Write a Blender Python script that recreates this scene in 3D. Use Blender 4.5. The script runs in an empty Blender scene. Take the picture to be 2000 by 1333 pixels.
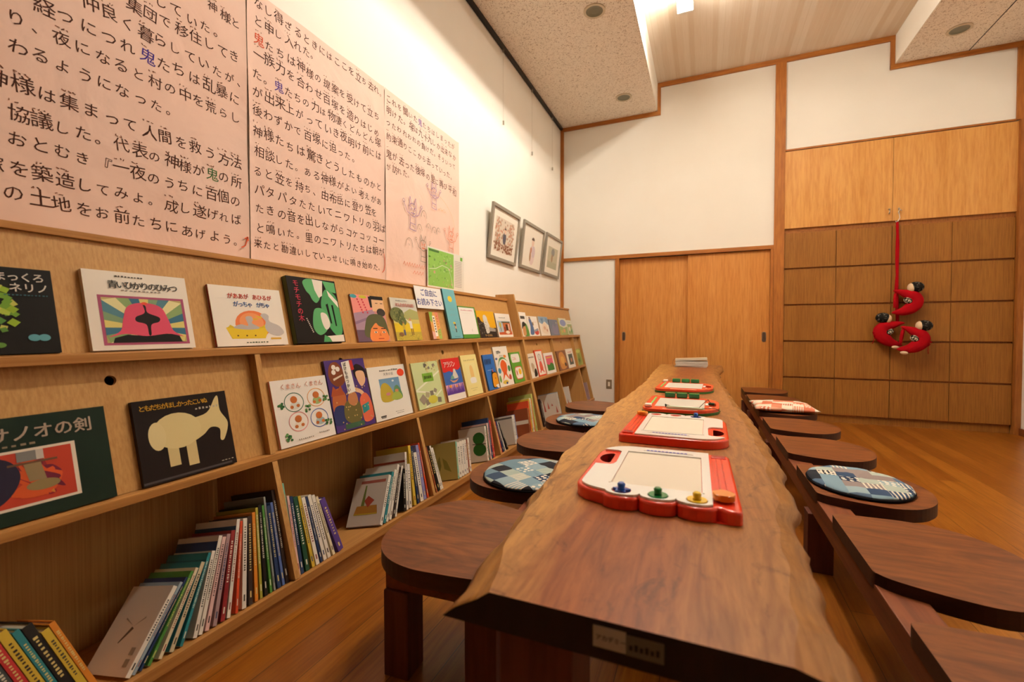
import bpy, bmesh, math, random
from mathutils import Vector, Matrix
random.seed(7)
SC = bpy.context.scene
COL = SC.collection
# ---------------------------------------------------------------- camera, world, exposure
cam_d = bpy.data.cameras.new('camera'); cam = bpy.data.objects.new('camera', cam_d); COL.objects.link(cam)
cam_d.sensor_width = 36.0; cam_d.lens = 16.0; cam_d.clip_start = 0.02
R = Vector((0.92084, 0.38994, -0.00131)); U = Vector((-0.00796, 0.02214, 0.99972)); F = Vector((-0.38986, 0.92058, -0.02349))
cam.matrix_world = Matrix(((R.x, U.x, -F.x, 1.6728), (R.y, U.y, -F.y, 0.0), (R.z, U.z, -F.z, 0.9384), (0, 0, 0, 1)))
cam_d.dof.use_dof = True; cam_d.dof.focus_distance = 2.0; cam_d.dof.aperture_fstop = 3.2
SC.camera = cam
SC.view_settings.view_transform = 'Standard'; SC.view_settings.look = 'None'
SC.view_settings.gamma = 1.0; SC.view_settings.use_curve_mapping = False
SC.view_settings.exposure = 0.0
W = bpy.data.worlds.new('world'); SC.world = W; W.use_nodes = True
W.node_tree.nodes['Background'].inputs[0].default_value = (1.0, 0.75, 0.5, 1); W.node_tree.nodes['Background'].inputs[1].default_value = 0.0
LAMP_POWER = 150.0; LAMP_COLOR = (1.0, 0.96, 0.85)

# ---------------------------------------------------------------- materials
def lin(h):
    h = h.lstrip('#'); c = [int(h[i:i+2], 16)/255 for i in (0, 2, 4)]
    return tuple([(x/12.92 if x <= .04045 else ((x+.055)/1.055)**2.4) for x in c]+[1.0])
MATS = {}
def M(h, rough=.5, spec=.35, coat=0.0):
    k = (h, rough, coat, spec)
    if k in MATS: return MATS[k]
    m = bpy.data.materials.new('paint_'+h.lstrip('#')); m.use_nodes = True
    b = m.node_tree.nodes['Principled BSDF']
    b.inputs['Base Color'].default_value = lin(h); b.inputs['Roughness'].default_value = rough
    b.inputs['Specular IOR Level'].default_value = spec
    b.inputs['Coat Weight'].default_value = coat; b.inputs['Coat Roughness'].default_value = .08
    MATS[k] = m; return m
class NT:
    def __init__(s, name, rough=.5, spec=.4):
        s.m = bpy.data.materials.new(name); s.m.use_nodes = True; s.t = s.m.node_tree; s.b = s.t.nodes['Principled BSDF']
        s.b.inputs['Roughness'].default_value = rough; s.b.inputs['Specular IOR Level'].default_value = spec
    def n(s, typ, **kw):
        nd = s.t.nodes.new(typ)
        for k, v in kw.items():
            if k.startswith('i_'): nd.inputs[k[2:].replace('_', ' ')].default_value = v
            else: setattr(nd, k, v)
        return nd
    def l(s, a, b): s.t.links.new(a, b)
    def coords(s, scale=(1, 1, 1), rot=(0, 0, 0), kind='Object', loc=(0, 0, 0)):
        tc = s.n('ShaderNodeTexCoord'); mp = s.n('ShaderNodeMapping')
        mp.inputs['Scale'].default_value = scale; mp.inputs['Rotation'].default_value = rot; mp.inputs['Location'].default_value = loc
        s.l(tc.outputs[kind], mp.inputs['Vector']); return mp.outputs['Vector']
    def noise(s, vec, scale, detail=4, rough=.55, dist=0.0):
        nd = s.n('ShaderNodeTexNoise'); nd.inputs['Scale'].default_value = scale; nd.inputs['Detail'].default_value = detail
        nd.inputs['Roughness'].default_value = rough; nd.inputs['Distortion'].default_value = dist
        s.l(vec, nd.inputs['Vector']); return nd.outputs['Fac']
    def ramp(s, fac, stops, mode='LINEAR'):
        nd = s.n('ShaderNodeValToRGB'); cr = nd.color_ramp; cr.interpolation = mode
        while len(cr.elements) > 1: cr.elements.remove(cr.elements[-1])
        for i, (p, c) in enumerate(stops):
            e = cr.elements[0] if i == 0 else cr.elements.new(p)
            e.position = p; e.color = lin(c) if isinstance(c, str) else c
        s.l(fac, nd.inputs['Fac']); return nd.outputs['Color']
    def mix(s, f, a, b, mode='MIX'):
        nd = s.n('ShaderNodeMix'); nd.data_type = 'RGBA'; nd.blend_type = mode
        for sock, v in ((nd.inputs['Factor'], f), (nd.inputs['A'], a), (nd.inputs['B'], b)):
            pass
        ins = [i for i in nd.inputs if i.enabled]
        for sock, v in zip(ins, (f, a, b)):
            if hasattr(v, 'is_linked'): s.l(v, sock)
            else: sock.default_value = v if not isinstance(v, str) else lin(v)
        return [o for o in nd.outputs if o.enabled][0]
    def base(s, c): s.l(c, s.b.inputs['Base Color'])
    def bump(s, h, strength=.2, dist=.002):
        nd = s.n('ShaderNodeBump'); nd.inputs['Strength'].default_value = strength; nd.inputs['Distance'].default_value = dist
        s.l(h, nd.inputs['Height']); s.l(nd.outputs['Normal'], s.b.inputs['Normal'])

def wood(name, c1, c2, c3=None, along='z', fine=60, broad=5, stretch=14, rough=.45, spec=.35, bump=.05):
    t = NT(name, rough, spec)
    a = 1.0/stretch
    sc = {'x': (a, 1, 1), 'y': (1, a, 1), 'z': (1, 1, a)}[along]
    v = t.coords(sc)
    f1 = t.noise(v, fine, 5, .6, .2); f2 = t.noise(v, broad, 4, .6, .8)
    col = t.ramp(f2, [(.3, c1), (.7, c2)])
    d = t.ramp(f1, [(.35, c3 or c2), (.6, '#ffffff')])
    col = t.mix(.35, col, d, 'MULTIPLY')
    t.base(col); t.bump(f1, bump, .001); return t.m
def plaster(name, c1, c2, scale=120, bump=.25):
    t = NT(name, .85, .2); v = t.coords()
    f = t.noise(v, scale, 3); g = t.noise(v, 2.0, 3)
    t.base(t.ramp(g, [(.3, c1), (.7, c2)])); t.bump(f, bump, .002); return t.m

m_wall = plaster('wall_plaster', '#f4ede1', '#f1e9dc', 160, .2)
m_ceil_board = (lambda t: (t.base(t.ramp(t.noise(t.coords((1, 1, 1)), 75, 2, .5, 1.5), [(.36, '#b8a28a'), (.44, '#f2e6d6')])), t.m)[1])(NT('acoustic_board', .9, .1))
def mk_ceiling():
    t = NT('striped_ceiling', .7, .2); v = t.coords()
    w = t.n('ShaderNodeTexBrick', offset=0.0); w.inputs['Scale'].default_value = 1.0
    v2 = t.coords(rot=(0, 0, math.pi/2)); t.l(v2, w.inputs['Vector'])
    w.inputs['Color1'].default_value = lin('#f0e2d0'); w.inputs['Color2'].default_value = lin('#e2cdb3'); w.inputs['Mortar'].default_value = lin('#e8d8c2')
    w.inputs['Mortar Size'].default_value = 0.004; w.inputs['Brick Width'].default_value = 9.0; w.inputs['Row Height'].default_value = 0.052
    f = t.noise(t.coords((30, 1, 1)), 4, 4)
    t.base(t.mix(.18, w.outputs['Color'], t.ramp(f, [(.3, '#dcc8ae'), (.7, '#ffffff')]), 'MULTIPLY')); return t.m
m_ceil = mk_ceiling()
m_trim = wood('trim_wood', '#b9752f', '#a86425', '#8a5222', 'z', 70, 6, 12, .5)
m_trim_h = wood('trim_wood_level', '#b9752f', '#a86425', '#8a5222', 'x', 70, 6, 12, .5)
m_shelf = wood('shelf_veneer', '#c99a5c', '#c08f52', '#b58a55', 'z', 170, 3, 90, .5, .3, .03)
m_shelf_y = wood('shelf_edge', '#c38d4e', '#b98144', '#ab7c48', 'y', 120, 3, 60, .5, .3, .03)
m_door = wood('door_veneer', '#dc9a52', '#d08a40', '#c07c38', 'z', 90, 5, 18, .42, .35, .03)
m_cupboard = wood('cupboard_veneer', '#e0a65e', '#d4984e', '#c68842', 'z', 60, 4, 12, .4, .35, .03)
m_drawer = wood('drawer_veneer', '#a26c2c', '#966024', '#7f5220', 'z', 170, 3, 30, .5, .3, .03)
m_frame_c = wood('cabinet_frame', '#a8692c', '#9a5c24', '#7c4a1e', 'z', 70, 5, 12, .5)
m_endgrain = wood('dark_end_grain', '#2a160c', '#1f100a', '#180c08', 'z', 60, 6, 4, .6)  # darker than the slab top, used on both end faces
m_rim = wood('dark_seat_rim', '#4a2614', '#3a1c10', '#2a140c', 'x', 60, 6, 10, .5)  # darker than the seat top, all round the edge
m_leg = wood('cedar_leg', '#6e3620', '#582818', '#481f14', 'z', 50, 6, 16, .55)
m_beam = wood('cedar_beam', '#8a4c28', '#74391e', '#5c2e1a', 'y', 50, 6, 16, .5)
def mk_seat():
    t = NT('seat_wood', .42, .35); v = t.coords((.35, 1, 1), rot=(0, 0, .35))
    f = t.noise(v, 9, 6, .62, 1.6); g = t.noise(t.coords((.12, 1, 1), rot=(0, 0, .35)), 70, 4)
    c = t.ramp(f, [(.25, '#542c12'), (.5, '#78421e'), (.75, '#8e5428')])
    t.base(t.mix(.4, c, t.ramp(g, [(.35, '#70482c'), (.6, '#ffffff')]), 'MULTIPLY')); t.bump(g, .06, .001); return t.m
m_seat = mk_seat()
def mk_table():
    t = NT('slab_wood', .42, .3); tc = t.n('ShaderNodeTexCoord'); sp = t.n('ShaderNodeSeparateXYZ'); t.l(tc.outputs['Object'], sp.inputs[0])
    nz = t.noise(t.coords((1, .35, 1)), 6, 5, .6, .6)
    ad = t.n('ShaderNodeMath', operation='MULTIPLY_ADD'); t.l(nz, ad.inputs[0]); ad.inputs[1].default_value = .16; t.l(sp.outputs['X'], ad.inputs[2])
    mr = t.n('ShaderNodeMapRange'); mr.inputs['From Min'].default_value = -.24; mr.inputs['From Max'].default_value = .40; t.l(ad.outputs[0], mr.inputs['Value'])
    zone = t.ramp(mr.outputs[0], [(.05, '#c8954f'), (.27, '#b98344'), (.37, '#9a5628'), (.58, '#945226'), (.72, '#a06834'), (.95, '#a87844')])
    f = t.noise(t.coords((1, .16, 1)), 22, 6, .65, 2.2); g = t.noise(t.coords((1, .07, 1)), 130, 4, .6)
    k = t.noise(t.coords((1, .7, 1)), 9, 5, .7, 2.5)
    c = t.mix(.55, zone, t.ramp(f, [(.3, '#8f5c36'), (.6, '#ffffff')]), 'MULTIPLY')
    c = t.mix(.6, c, t.ramp(k, [(.30, '#704a2c'), (.44, '#ffffff')]), 'MULTIPLY')
    c = t.mix(.3, c, t.ramp(g, [(.35, '#a27c58'), (.6, '#ffffff')]), 'MULTIPLY')
    t.base(c); t.bump(g, .08, .001); return t.m
m_table = mk_table()
def mk_floor():
    t = NT('floor_boards', .3, .45); v = t.coords(rot=(0, 0, math.pi/2))
    b = t.n('ShaderNodeTexBrick', offset=.37, offset_frequency=2); t.l(v, b.inputs['Vector']); b.inputs['Scale'].default_value = 1.0
    b.inputs['Color1'].default_value = lin('#a86a20'); b.inputs['Color2'].default_value = lin('#8c5014'); b.inputs['Mortar'].default_value = lin('#5c3512')
    b.inputs['Mortar Size'].default_value = 0.0014; b.inputs['Brick Width'].default_value = 1.82; b.inputs['Row Height'].default_value = .112
    f = t.noise(t.coords((1, .08, 1)), 28, 6, .62, 1.8); g = t.noise(t.coords((1, .04, 1)), 120, 3)
    c = t.mix(.5, b.outputs['Color'], t.ramp(f, [(.3, '#b0793e'), (.6, '#ffffff')]), 'MULTIPLY')
    c = t.mix(.25, c, t.ramp(g, [(.35, '#9a7448'), (.6, '#ffffff')]), 'MULTIPLY')
    t.base(c); t.bump(b.outputs['Fac'], -.15, .001); return t.m
m_floor = mk_floor()
def mk_paper(name, c1, c2):
    t = NT(name, .8, .15); v = t.coords(); f = t.noise(v, 4, 4, .5, .6)
    t.base(t.ramp(t.noise(v, 1.5, 3), [(.3, c1), (.7, c2)])); t.bump(f, .55, .02); return t.m
m_poster = mk_paper('pink_paper', '#f0cfbf', '#edc7b4')
def mk_patch(name, pal, rot, cell=13.0):
    t = NT(name, .9, .1)
    v = t.coords((1, 1, 0), (0, 0, rot), loc=(.03, .02, 0))
    vo = t.n('ShaderNodeTexVoronoi', voronoi_dimensions='2D', distance='CHEBYCHEV'); vo.inputs['Randomness'].default_value = 0.0; vo.inputs['Scale'].default_value = cell
    t.l(v, vo.inputs['Vector']); s = t.n('ShaderNodeSeparateColor'); t.l(vo.outputs['Color'], s.inputs[0])
    base = t.ramp(s.outputs[0], [(i/len(pal), p) for i, p in enumerate(pal)], 'CONSTANT')
    wv = t.n('ShaderNodeTexWave', wave_type='BANDS'); wv.inputs['Scale'].default_value = 22; wv.inputs['Distortion'].default_value = 1.5; t.l(v, wv.inputs['Vector'])
    msk = t.ramp(s.outputs[1], [(0, (0, 0, 0, 1)), (.86, (1, 1, 1, 1))], 'CONSTANT'); st = t.ramp(wv.outputs['Fac'], [(0, (0, 0, 0, 1)), (.6, (1, 1, 1, 1))], 'CONSTANT')
    both = t.mix(1.0, msk, st, 'MULTIPLY')
    c = t.mix(both, base, '#d8cdbb')
    dt = t.n('ShaderNodeTexVoronoi', voronoi_dimensions='2D'); dt.inputs['Scale'].default_value = 45; dt.inputs['Randomness'].default_value = .35; t.l(v, dt.inputs['Vector'])
    dm = t.ramp(dt.outputs['Distance'], [(0, (1, 1, 1, 1)), (.32, (0, 0, 0, 1))], 'CONSTANT'); m2 = t.ramp(s.outputs[2], [(0, (0, 0, 0, 1)), (.86, (1, 1, 1, 1))], 'CONSTANT')
    c = t.mix(t.mix(1.0, dm, m2, 'MULTIPLY'), c, '#e6dccb')
    t.base(c); t.bump(t.noise(t.coords(), 300, 2), .3, .001); return t.m
m_patch_a = mk_patch('indigo_patchwork', ['#3c4a60', '#8fa3ab', '#6f8794', '#2c2b30', '#a9b3a8', '#46566e', '#7f98a4'], .62, 15.0)
m_patch_b = mk_patch('indigo_patchwork_light', ['#94a6ac', '#3a4a64', '#2c2d34', '#7e97a5', '#8d7f7c', '#56697f', '#2f3a50', '#aeb6aa'], .12, 16.0)
m_patch_r = mk_patch('red_patchwork', ['#d98a6c', '#e8d8c2', '#cf7558', '#e0a184', '#ece0cc'], .2, 15.0)
m_white_pl = M('#fbf7f0', .22, .5, .3); m_red_pl = M('#ec3c1e', .25, .5, .3); m_screen = M('#efe2cf', .35, .4)
m_metal = (lambda m: (setattr(m.node_tree.nodes['Principled BSDF'].inputs['Metallic'], 'default_value', 1.0), m)[1])(M('#b9b0a2', .3, .5, .01))
m_black = M('#15110f', .5); m_pages = M('#e9dcc6', .8, .1)

# ---------------------------------------------------------------- mesh helpers
class MB:
    def __init__(s): s.bm = bmesh.new(); s.mats = []
    def mi(s, m):
        if m not in s.mats: s.mats.append(m)
        return s.mats.index(m)
    def face(s, vs, m=None, smooth=False):
        f = s.bm.faces.new([s.bm.verts.new(v) if not isinstance(v, bmesh.types.BMVert) else v for v in vs])
        if m is not None: f.material_index = s.mi(m)
        f.smooth = smooth; return f
    def box(s, x0, x1, y0, y1, z0, z1, m=None, bev=0.0):
        c = [s.bm.verts.new((x, y, z)) for x in (x0, x1) for y in (y0, y1) for z in (z0, z1)]
        fs = []
        for q in ((0, 1, 3, 2), (4, 6, 7, 5), (0, 4, 5, 1), (2, 3, 7, 6), (0, 2, 6, 4), (1, 5, 7, 3)):
            f = s.bm.faces.new([c[i] for i in q]); f.material_index = s.mi(m) if m is not None else 0; fs.append(f)
        if bev:
            es = list({e for f in fs for e in f.edges})
            bmesh.ops.bevel(s.bm, geom=es, offset=bev, segments=2, affect='EDGES', profile=.6)
        return s
    def prism(s, pts, axis, a0, a1, m=None, bev=0.0):
        def P(p, a): return {'x': (a, p[0], p[1]), 'y': (p[0], a, p[1]), 'z': (p[0], p[1], a)}[axis]
        A = [s.bm.verts.new(P(p, a0)) for p in pts]; B = [s.bm.verts.new(P(p, a1)) for p in pts]
        n = len(pts); k = s.mi(m) if m is not None else 0
        fa = s.bm.faces.new(A[::-1]); fb = s.bm.faces.new(B); fs = [fa, fb]
        for i in range(n): fs.append(s.bm.faces.new((A[i], A[(i+1) % n], B[(i+1) % n], B[i])))
        for f in fs: f.material_index = k
        if bev:
            es = list(set(fa.edges) | set(fb.edges))
            bmesh.ops.bevel(s.bm, geom=es, offset=bev, segments=2, affect='EDGES', profile=.6)
        return s
    def plate(s, outer, holes, z0, z1, m=None, mh=None, T=lambda p: p):
        k = s.mi(m) if m is not None else 0; kh = s.mi(mh) if mh is not None else k
        for z in (z0, z1):
            es = []
            for lp in [outer]+holes:
                vs = [s.bm.verts.new(T((p[0], p[1], z))) for p in lp]
                es += [s.bm.edges.new((vs[i], vs[(i+1) % len(vs)])) for i in range(len(vs))]
            r = bmesh.ops.triangle_fill(s.bm, use_beauty=True, use_dissolve=False, edges=es)
            for g in r['geom']:
                if isinstance(g, bmesh.types.BMFace): g.material_index = k
        for lp, kk in [(outer, k)]+[(h, kh) for h in holes]:
            for i in range(len(lp)):
                a, b = lp[i], lp[(i+1) % len(lp)]
                f = s.bm.faces.new([s.bm.verts.new(T(q)) for q in ((a[0], a[1], z0), (b[0], b[1], z0), (b[0], b[1], z1), (a[0], a[1], z1))]); f.material_index = kk
        return s
    def pillow(s, outer, holes, z0, z1, r, m=None, mh=None):   # plate whose upper outer edge is rounded
        n = len(outer); A = sum(outer[i][0]*outer[(i+1) % n][1]-outer[(i+1) % n][0]*outer[i][1] for i in range(n)); sg = 1 if A > 0 else -1
        nor = []
        for i in range(n):
            a, b = Vector(outer[i-1]), Vector(outer[(i+1) % n]); d = (b-a).normalized(); nor.append(Vector((-d.y, d.x))*sg)
        loops = []
        for q in (0, 30, 60, 90):
            a = math.radians(q); off = r*(1-math.cos(a)); z = z1-r+r*math.sin(a)
            loops.append([s.bm.verts.new((outer[i][0]+nor[i].x*off, outer[i][1]+nor[i].y*off, z)) for i in range(n)])
        k = s.mi(m) if m is not None else 0
        base = [s.bm.verts.new((p[0], p[1], z0)) for p in outer]
        for a, b in zip([base]+loops[:-1], loops):
            for i in range(n): f = s.bm.faces.new((a[i], a[(i+1) % n], b[(i+1) % n], b[i])); f.material_index = k; f.smooth = a is not base
        top = [(v.co.x, v.co.y) for v in loops[-1]]
        for z, lp in ((z0, outer), (z1, top)):
            es = []
            for l in [lp]+holes:
                vs = [s.bm.verts.new((p[0], p[1], z)) for p in l]; es += [s.bm.edges.new((vs[i], vs[(i+1) % len(vs)])) for i in range(len(vs))]
            for g in bmesh.ops.triangle_fill(s.bm, use_beauty=True, use_dissolve=False, edges=es)['geom']:
                if isinstance(g, bmesh.types.BMFace): g.material_index = k
        kh = s.mi(mh) if mh is not None else k
        for h in holes:
            for i in range(len(h)):
                a, b = h[i], h[(i+1) % len(h)]
                f = s.bm.faces.new([s.bm.verts.new(q) for q in ((a[0], a[1], z0), (b[0], b[1], z0), (b[0], b[1], z1), (a[0], a[1], z1))]); f.material_index = kh
        return s
    def tube(s, pts, rad, seg=10, m=None, caps=True, squash=1.0):
        pts = [Vector(p) for p in pts]; n = len(pts)
        if not hasattr(rad, '__len__'): rad = [rad]*n
        k = s.mi(m) if m is not None else 0; rings = []; ref = None
        for i, p in enumerate(pts):
            d = (pts[min(i+1, n-1)]-pts[max(i-1, 0)]).normalized()
            if ref is None: ref = Vector((0, 0, 1)) if abs(d.z) < .9 else Vector((1, 0, 0))
            u = (ref-d*ref.dot(d)).normalized(); w = d.cross(u); ref = u
            rings.append([s.bm.verts.new(p+(u*math.cos(2*math.pi*j/seg)+w*math.sin(2*math.pi*j/seg)*squash)*rad[i]) for j in range(seg)])
        for i in range(n-1):
            for j in range(seg):
                f = s.bm.faces.new((rings[i][j], rings[i][(j+1) % seg], rings[i+1][(j+1) % seg], rings[i+1][j])); f.material_index = k; f.smooth = True
        if caps:
            for r, rv in ((rings[0], True), (rings[-1], False)):
                f = s.bm.faces.new(r[::-1] if rv else r); f.material_index = k
        return s
    def ball(s, c, r, m=None, seg=20, rings=12, T=None):
        k = s.mi(m) if m is not None else 0
        if not hasattr(r, '__len__'): r = (r, r, r)
        res = bmesh.ops.create_uvsphere(s.bm, u_segments=seg, v_segments=rings, radius=1.0)
        for v in res['verts']:
            q = Vector((v.co.x*r[0], v.co.y*r[1], v.co.z*r[2]))
            if T is not None: q = T @ q
            v.co = q+Vector(c)
        for f in {f for v in res['verts'] for f in v.link_faces}: f.material_index = k; f.smooth = True
        return s
    def add(s, verts, faces, m=None):
        k = s.mi(m) if m is not None else 0
        vs = [s.bm.verts.new(v) for v in verts]
        for f in faces:
            try: g = s.bm.faces.new([vs[i] for i in f]); g.material_index = k
            except ValueError: pass
        return s
    def build(s, name, mat=None, parent=None, norm=True):
        if norm and s.bm.faces: bmesh.ops.recalc_face_normals(s.bm, faces=s.bm.faces[:])
        me = bpy.data.meshes.new(name); s.bm.to_mesh(me); s.bm.free()
        for m in ([mat] if mat is not None and not s.mats else s.mats): me.materials.append(m)
        o = bpy.data.objects.new(name, me); COL.objects.link(o)
        if parent is not None: o.parent = parent
        return o
def tag(o, label=None, cat=None, group=None, kind=None):
    if label: o['label'] = label
    if cat: o['category'] = cat
    if group: o['group'] = group
    if kind: o['kind'] = kind
    return o
def thing(name, label, cat, loc=(0, 0, 0), group=None, mat=None):
    o = bpy.data.objects.new(name, None); COL.objects.link(o); o.empty_display_size = .05
    if mat is not None: o.matrix_world = mat
    else: o.location = loc
    return tag(o, label, cat, group)
def dup(root):
    r = root.copy(); COL.objects.link(r)
    for ch in list(root.children):
        c = ch.copy(); COL.objects.link(c); c.parent = r
        for g in ch.children:
            d = g.copy(); COL.objects.link(d); d.parent = c
    return r
def struct(name, mb, mat=None, parent=None):
    o = mb.build(name, mat, parent)
    if parent is None: o['kind'] = 'structure'
    return o
def bx(*a, **k): return MB().box(*a, **k)
def circ(cx, cy, rx, ry=None, n=28, a0=0.0, a1=2*math.pi):
    ry = rx if ry is None else ry; full = abs(a1-a0) > 6.28
    return [(cx+rx*math.cos(a0+(a1-a0)*i/(n if full else n-1)), cy+ry*math.sin(a0+(a1-a0)*i/(n if full else n-1))) for i in range(n)]
def rrect(x0, y0, x1, y1, r, n=6):
    P = []
    rs = r if hasattr(r, '__len__') else (r, r, r, r)
    for (cx, cy, q), rr in zip(((x1-rs[0], y1-rs[0], 0), (x0+rs[1], y1-rs[1], 1), (x0+rs[2], y0+rs[2], 2), (x1-rs[3], y0+rs[3], 3)), rs):
        P += circ(cx, cy, rr, None, n, q*math.pi/2, (q+1)*math.pi/2)
    return P
def smooth_closed(pts, n=6):
    out = []; k = len(pts)
    for i in range(k):
        p0, p1, p2, p3 = [Vector(pts[(i+j-1) % k]) for j in range(4)]
        for j in range(n):
            t = j/n
            out.append(tuple(.5*((2*p1)+(p2-p0)*t+(2*p0-5*p1+4*p2-p3)*t*t+(3*p1-p0-3*p2+p3)*t**3)))
    return out
# ---------------------------------------------------------------- lettering: one outline per character, set in lines by hand
GLYPH = {}
def load_glyphs(chars):
    obs = []
    for ch in sorted(set(chars)):
        for bold in (0,):
            c = bpy.data.curves.new('glyph', 'FONT'); c.body = ch; c.size = 1.0; c.resolution_u = 2; c.offset = 0.0
            o = bpy.data.objects.new('glyph', c); COL.objects.link(o); obs.append((ch, bold, o))
    dg = bpy.context.evaluated_depsgraph_get()
    for ch, bold, o in obs:
        me = bpy.data.meshes.new_from_object(o.evaluated_get(dg))
        GLYPH[(ch, bold)] = ([(v.co.x, v.co.y) for v in me.vertices], [tuple(p.vertices) for p in me.polygons])
        bpy.data.meshes.remove(me)
    for ch, bold, o in obs:
        c = o.data; bpy.data.objects.remove(o); bpy.data.curves.remove(c)
def letters(mb, text, T, x, y, size, adv=None, bold=0, m=None, vert=False, slope=0.0, jit=0.0):
    adv = adv or size
    for i, ch in enumerate(text):
        if ch == ' ': continue
        V, Fc = GLYPH[(ch, 0)]
        ox, oy = (x, y-i*adv) if vert else (x+i*adv, y+i*adv*slope)
        a = random.uniform(-jit, jit)*.12; s = size*(1+random.uniform(-jit, jit)*.1)
        ox += random.uniform(-jit, jit)*size*.03; oy += random.uniform(-jit, jit)*size*.04
        ca, sa = math.cos(a)*s, math.sin(a)*s
        for bx_, by_ in (((-.018, -.008), (.018, -.008), (0, .016)) if bold else ((0, 0),)):
            mb.add([T(ox+ca*(vx+bx_)-sa*(vy+by_), oy+sa*(vx+bx_)+ca*(vy+by_)) for vx, vy in V], Fc, m)
# ---------------------------------------------------------------- lamps (tubes on the raised ceiling, the only light)
L = 5.518
m_tube = bpy.data.materials.new('lamp_tube'); m_tube.use_nodes = True
_b = m_tube.node_tree.nodes['Principled BSDF']; _b.inputs['Emission Color'].default_value = (*LAMP_COLOR, 1); _b.inputs['Emission Strength'].default_value = LAMP_POWER
_b.inputs['Base Color'].default_value = (.9, .9, .9, 1)
m_tube_dim = m_tube.copy(); m_tube_dim.name = 'lamp_tube_dimmed'; m_tube_dim.node_tree.nodes['Principled BSDF'].inputs['Emission Strength'].default_value = LAMP_POWER*.45  # tubes of the out-of-view right lamp, dimmed to balance the light
def tube_lamp(x, y0, y1, label, m_tube=m_tube):
    t = thing('fluorescent_lamp', label, 'lamp', (x, (y0+y1)/2, 3.759), 'tube lamps on the raised ceiling'); h = (y1-y0)/2
    bx(-.02, .02, -h+.03, h-.03, -.10, 0).build('housing', M('#efe6d8', .4), t)
    for dx in (-.045, .045):
        MB().tube([(dx, -h+.015, -.14), (dx, h-.015, -.14)], .014, 12).build('tube', m_tube, t)
    for s in (-1, 1):
        MB().box(-.062, .062, s*h-.012, s*h+.012, -.158, -.085).build('end_cap', M('#e9e0d2', .4), t)
tube_lamp(1.5, 2.93, 4.14, 'white twin tube lamp hung under the striped ceiling above the table')
tube_lamp(1.5, 1.55, 2.76, 'white twin tube lamp hung in line with the other, out over the near table end')
tube_lamp(2.99, 2.35, 3.56, 'dimmer white twin tube lamp on the right half of the striped ceiling', m_tube_dim)

# ---------------------------------------------------------------- room
struct('floor', bx(-.1, 4.4, -7.0, L+.6, -.1, 0), m_floor)
struct('wall_left', bx(-.1, 0, -7.0, L+.1, 0, 3.9), m_wall)
struct('wall_right', bx(4.262, 4.36, -7.0, L+.1, 0, 3.9), m_wall)
struct('wall_front', bx(0, 4.262, -7.1, -7.0, 0, 3.9), wood('dark_boarding', '#5a3a20', '#4a2e18', None, 'z'))  # unseen wall behind the camera, set back and darkened to cut bounced light
struct('wall_back', MB().box(0, .70, L, L+.1, 0, 1.80, m_wall).box(0, 2.40, L, L+.1, 1.80, 3.9, m_wall).box(2.40, 4.262, L, L+.1, 2.795, 3.9, m_wall))
struct('ceiling', bx(1.147, 3.339, -7.0, L, 3.759, 3.9), m_ceil)
struct('ceiling_left', MB().box(0, 1.147, -7.0, L, 3.444, 3.9), m_ceil_board)
struct('ceiling_right', MB().box(3.339, 4.262, -7.0, L, 3.484, 3.9), m_ceil_board)
struct('trim_1', bx(1.1475, 1.155, -7.0, L-.02, 3.446, 3.757), m_wall)   # smooth inner faces of the dropped strips
struct('trim_2', bx(3.331, 3.3385, -7.0, L-.02, 3.486, 3.757), m_wall)
struct('trim_3', bx(3.866, 3.872, -7.0, L-.02, 3.4815, 3.4839), m_black)
tr = lambda n, *a: struct(n, bx(*a), m_trim if a[5]-a[4] > a[1]-a[0] else m_trim_h)
tr('trim_4', .001, .042, L-.016, L-.001, 1.212, 3.40)
tr('trim_5', .001, 1.19, L-.02, L-.001, 3.40, 3.4435)
tr('trim_6', 1.1555, 1.19, L-.02, L-.001, 3.4445, 3.71)
tr('trim_7', 1.1555, 3.33, L-.021, L-.001, 3.7105, 3.758)
tr('trim_8', 3.295, 3.33, L-.02, L-.001, 3.4445, 3.71)
tr('trim_9', 3.295, 4.26, L-.021, L-.001, 3.44, 3.4835)
tr('trim_10', 4.205, 4.261, L-.02, L-.001, 2.80, 3.4395)
tr('trim_11', 2.334, 2.429, L-.03, L-.001, 0, 3.71)
tr('trim_12', .043, 2.333, L-.026, L-.001, 1.792, 1.832)
tr('trim_13', .681, .729, L-.022, L+.09, 0, 1.791)
tr('trim_14', 2.306, 2.333, L-.022, L+.09, 0, 1.791)
tr('trim_15', 2.43, 4.204, L-.012, L-.001, 2.796, 2.812)
struct('baseboard_right', bx(4.245, 4.2615, -2.5, L-.065, 0, .062), wood('baseboard_wood', '#7c4522', '#6c3a1c', None, 'y'))
struct('trim_16', bx(4.216, 4.261, L-.06, L-.001, 0, 2.79), m_frame_c)
for k, (x0, x1, y0, hx) in enumerate(((.730, 1.52, L+.045, .776), (1.492, 2.305, L+.008, 2.255))):
    d = struct('door_%d' % (k+1), bx(x0, x1, y0, y0+.03, .004, 1.788, bev=.002), m_door)
    p = MB().plate(rrect(hx-.021, .81, hx+.021, .92, .02), [rrect(hx-.014, .817, hx+.014, .913, .0138)], y0-.003, y0, m_metal, T=lambda q: (q[0], q[2], q[1]))
    p.prism(rrect(hx-.014, .817, hx+.014, .913, .0138), 'y', y0-.0012, y0-.0004, M('#4a3422', .6))
    p.build('door_pull', None, d)
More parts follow.
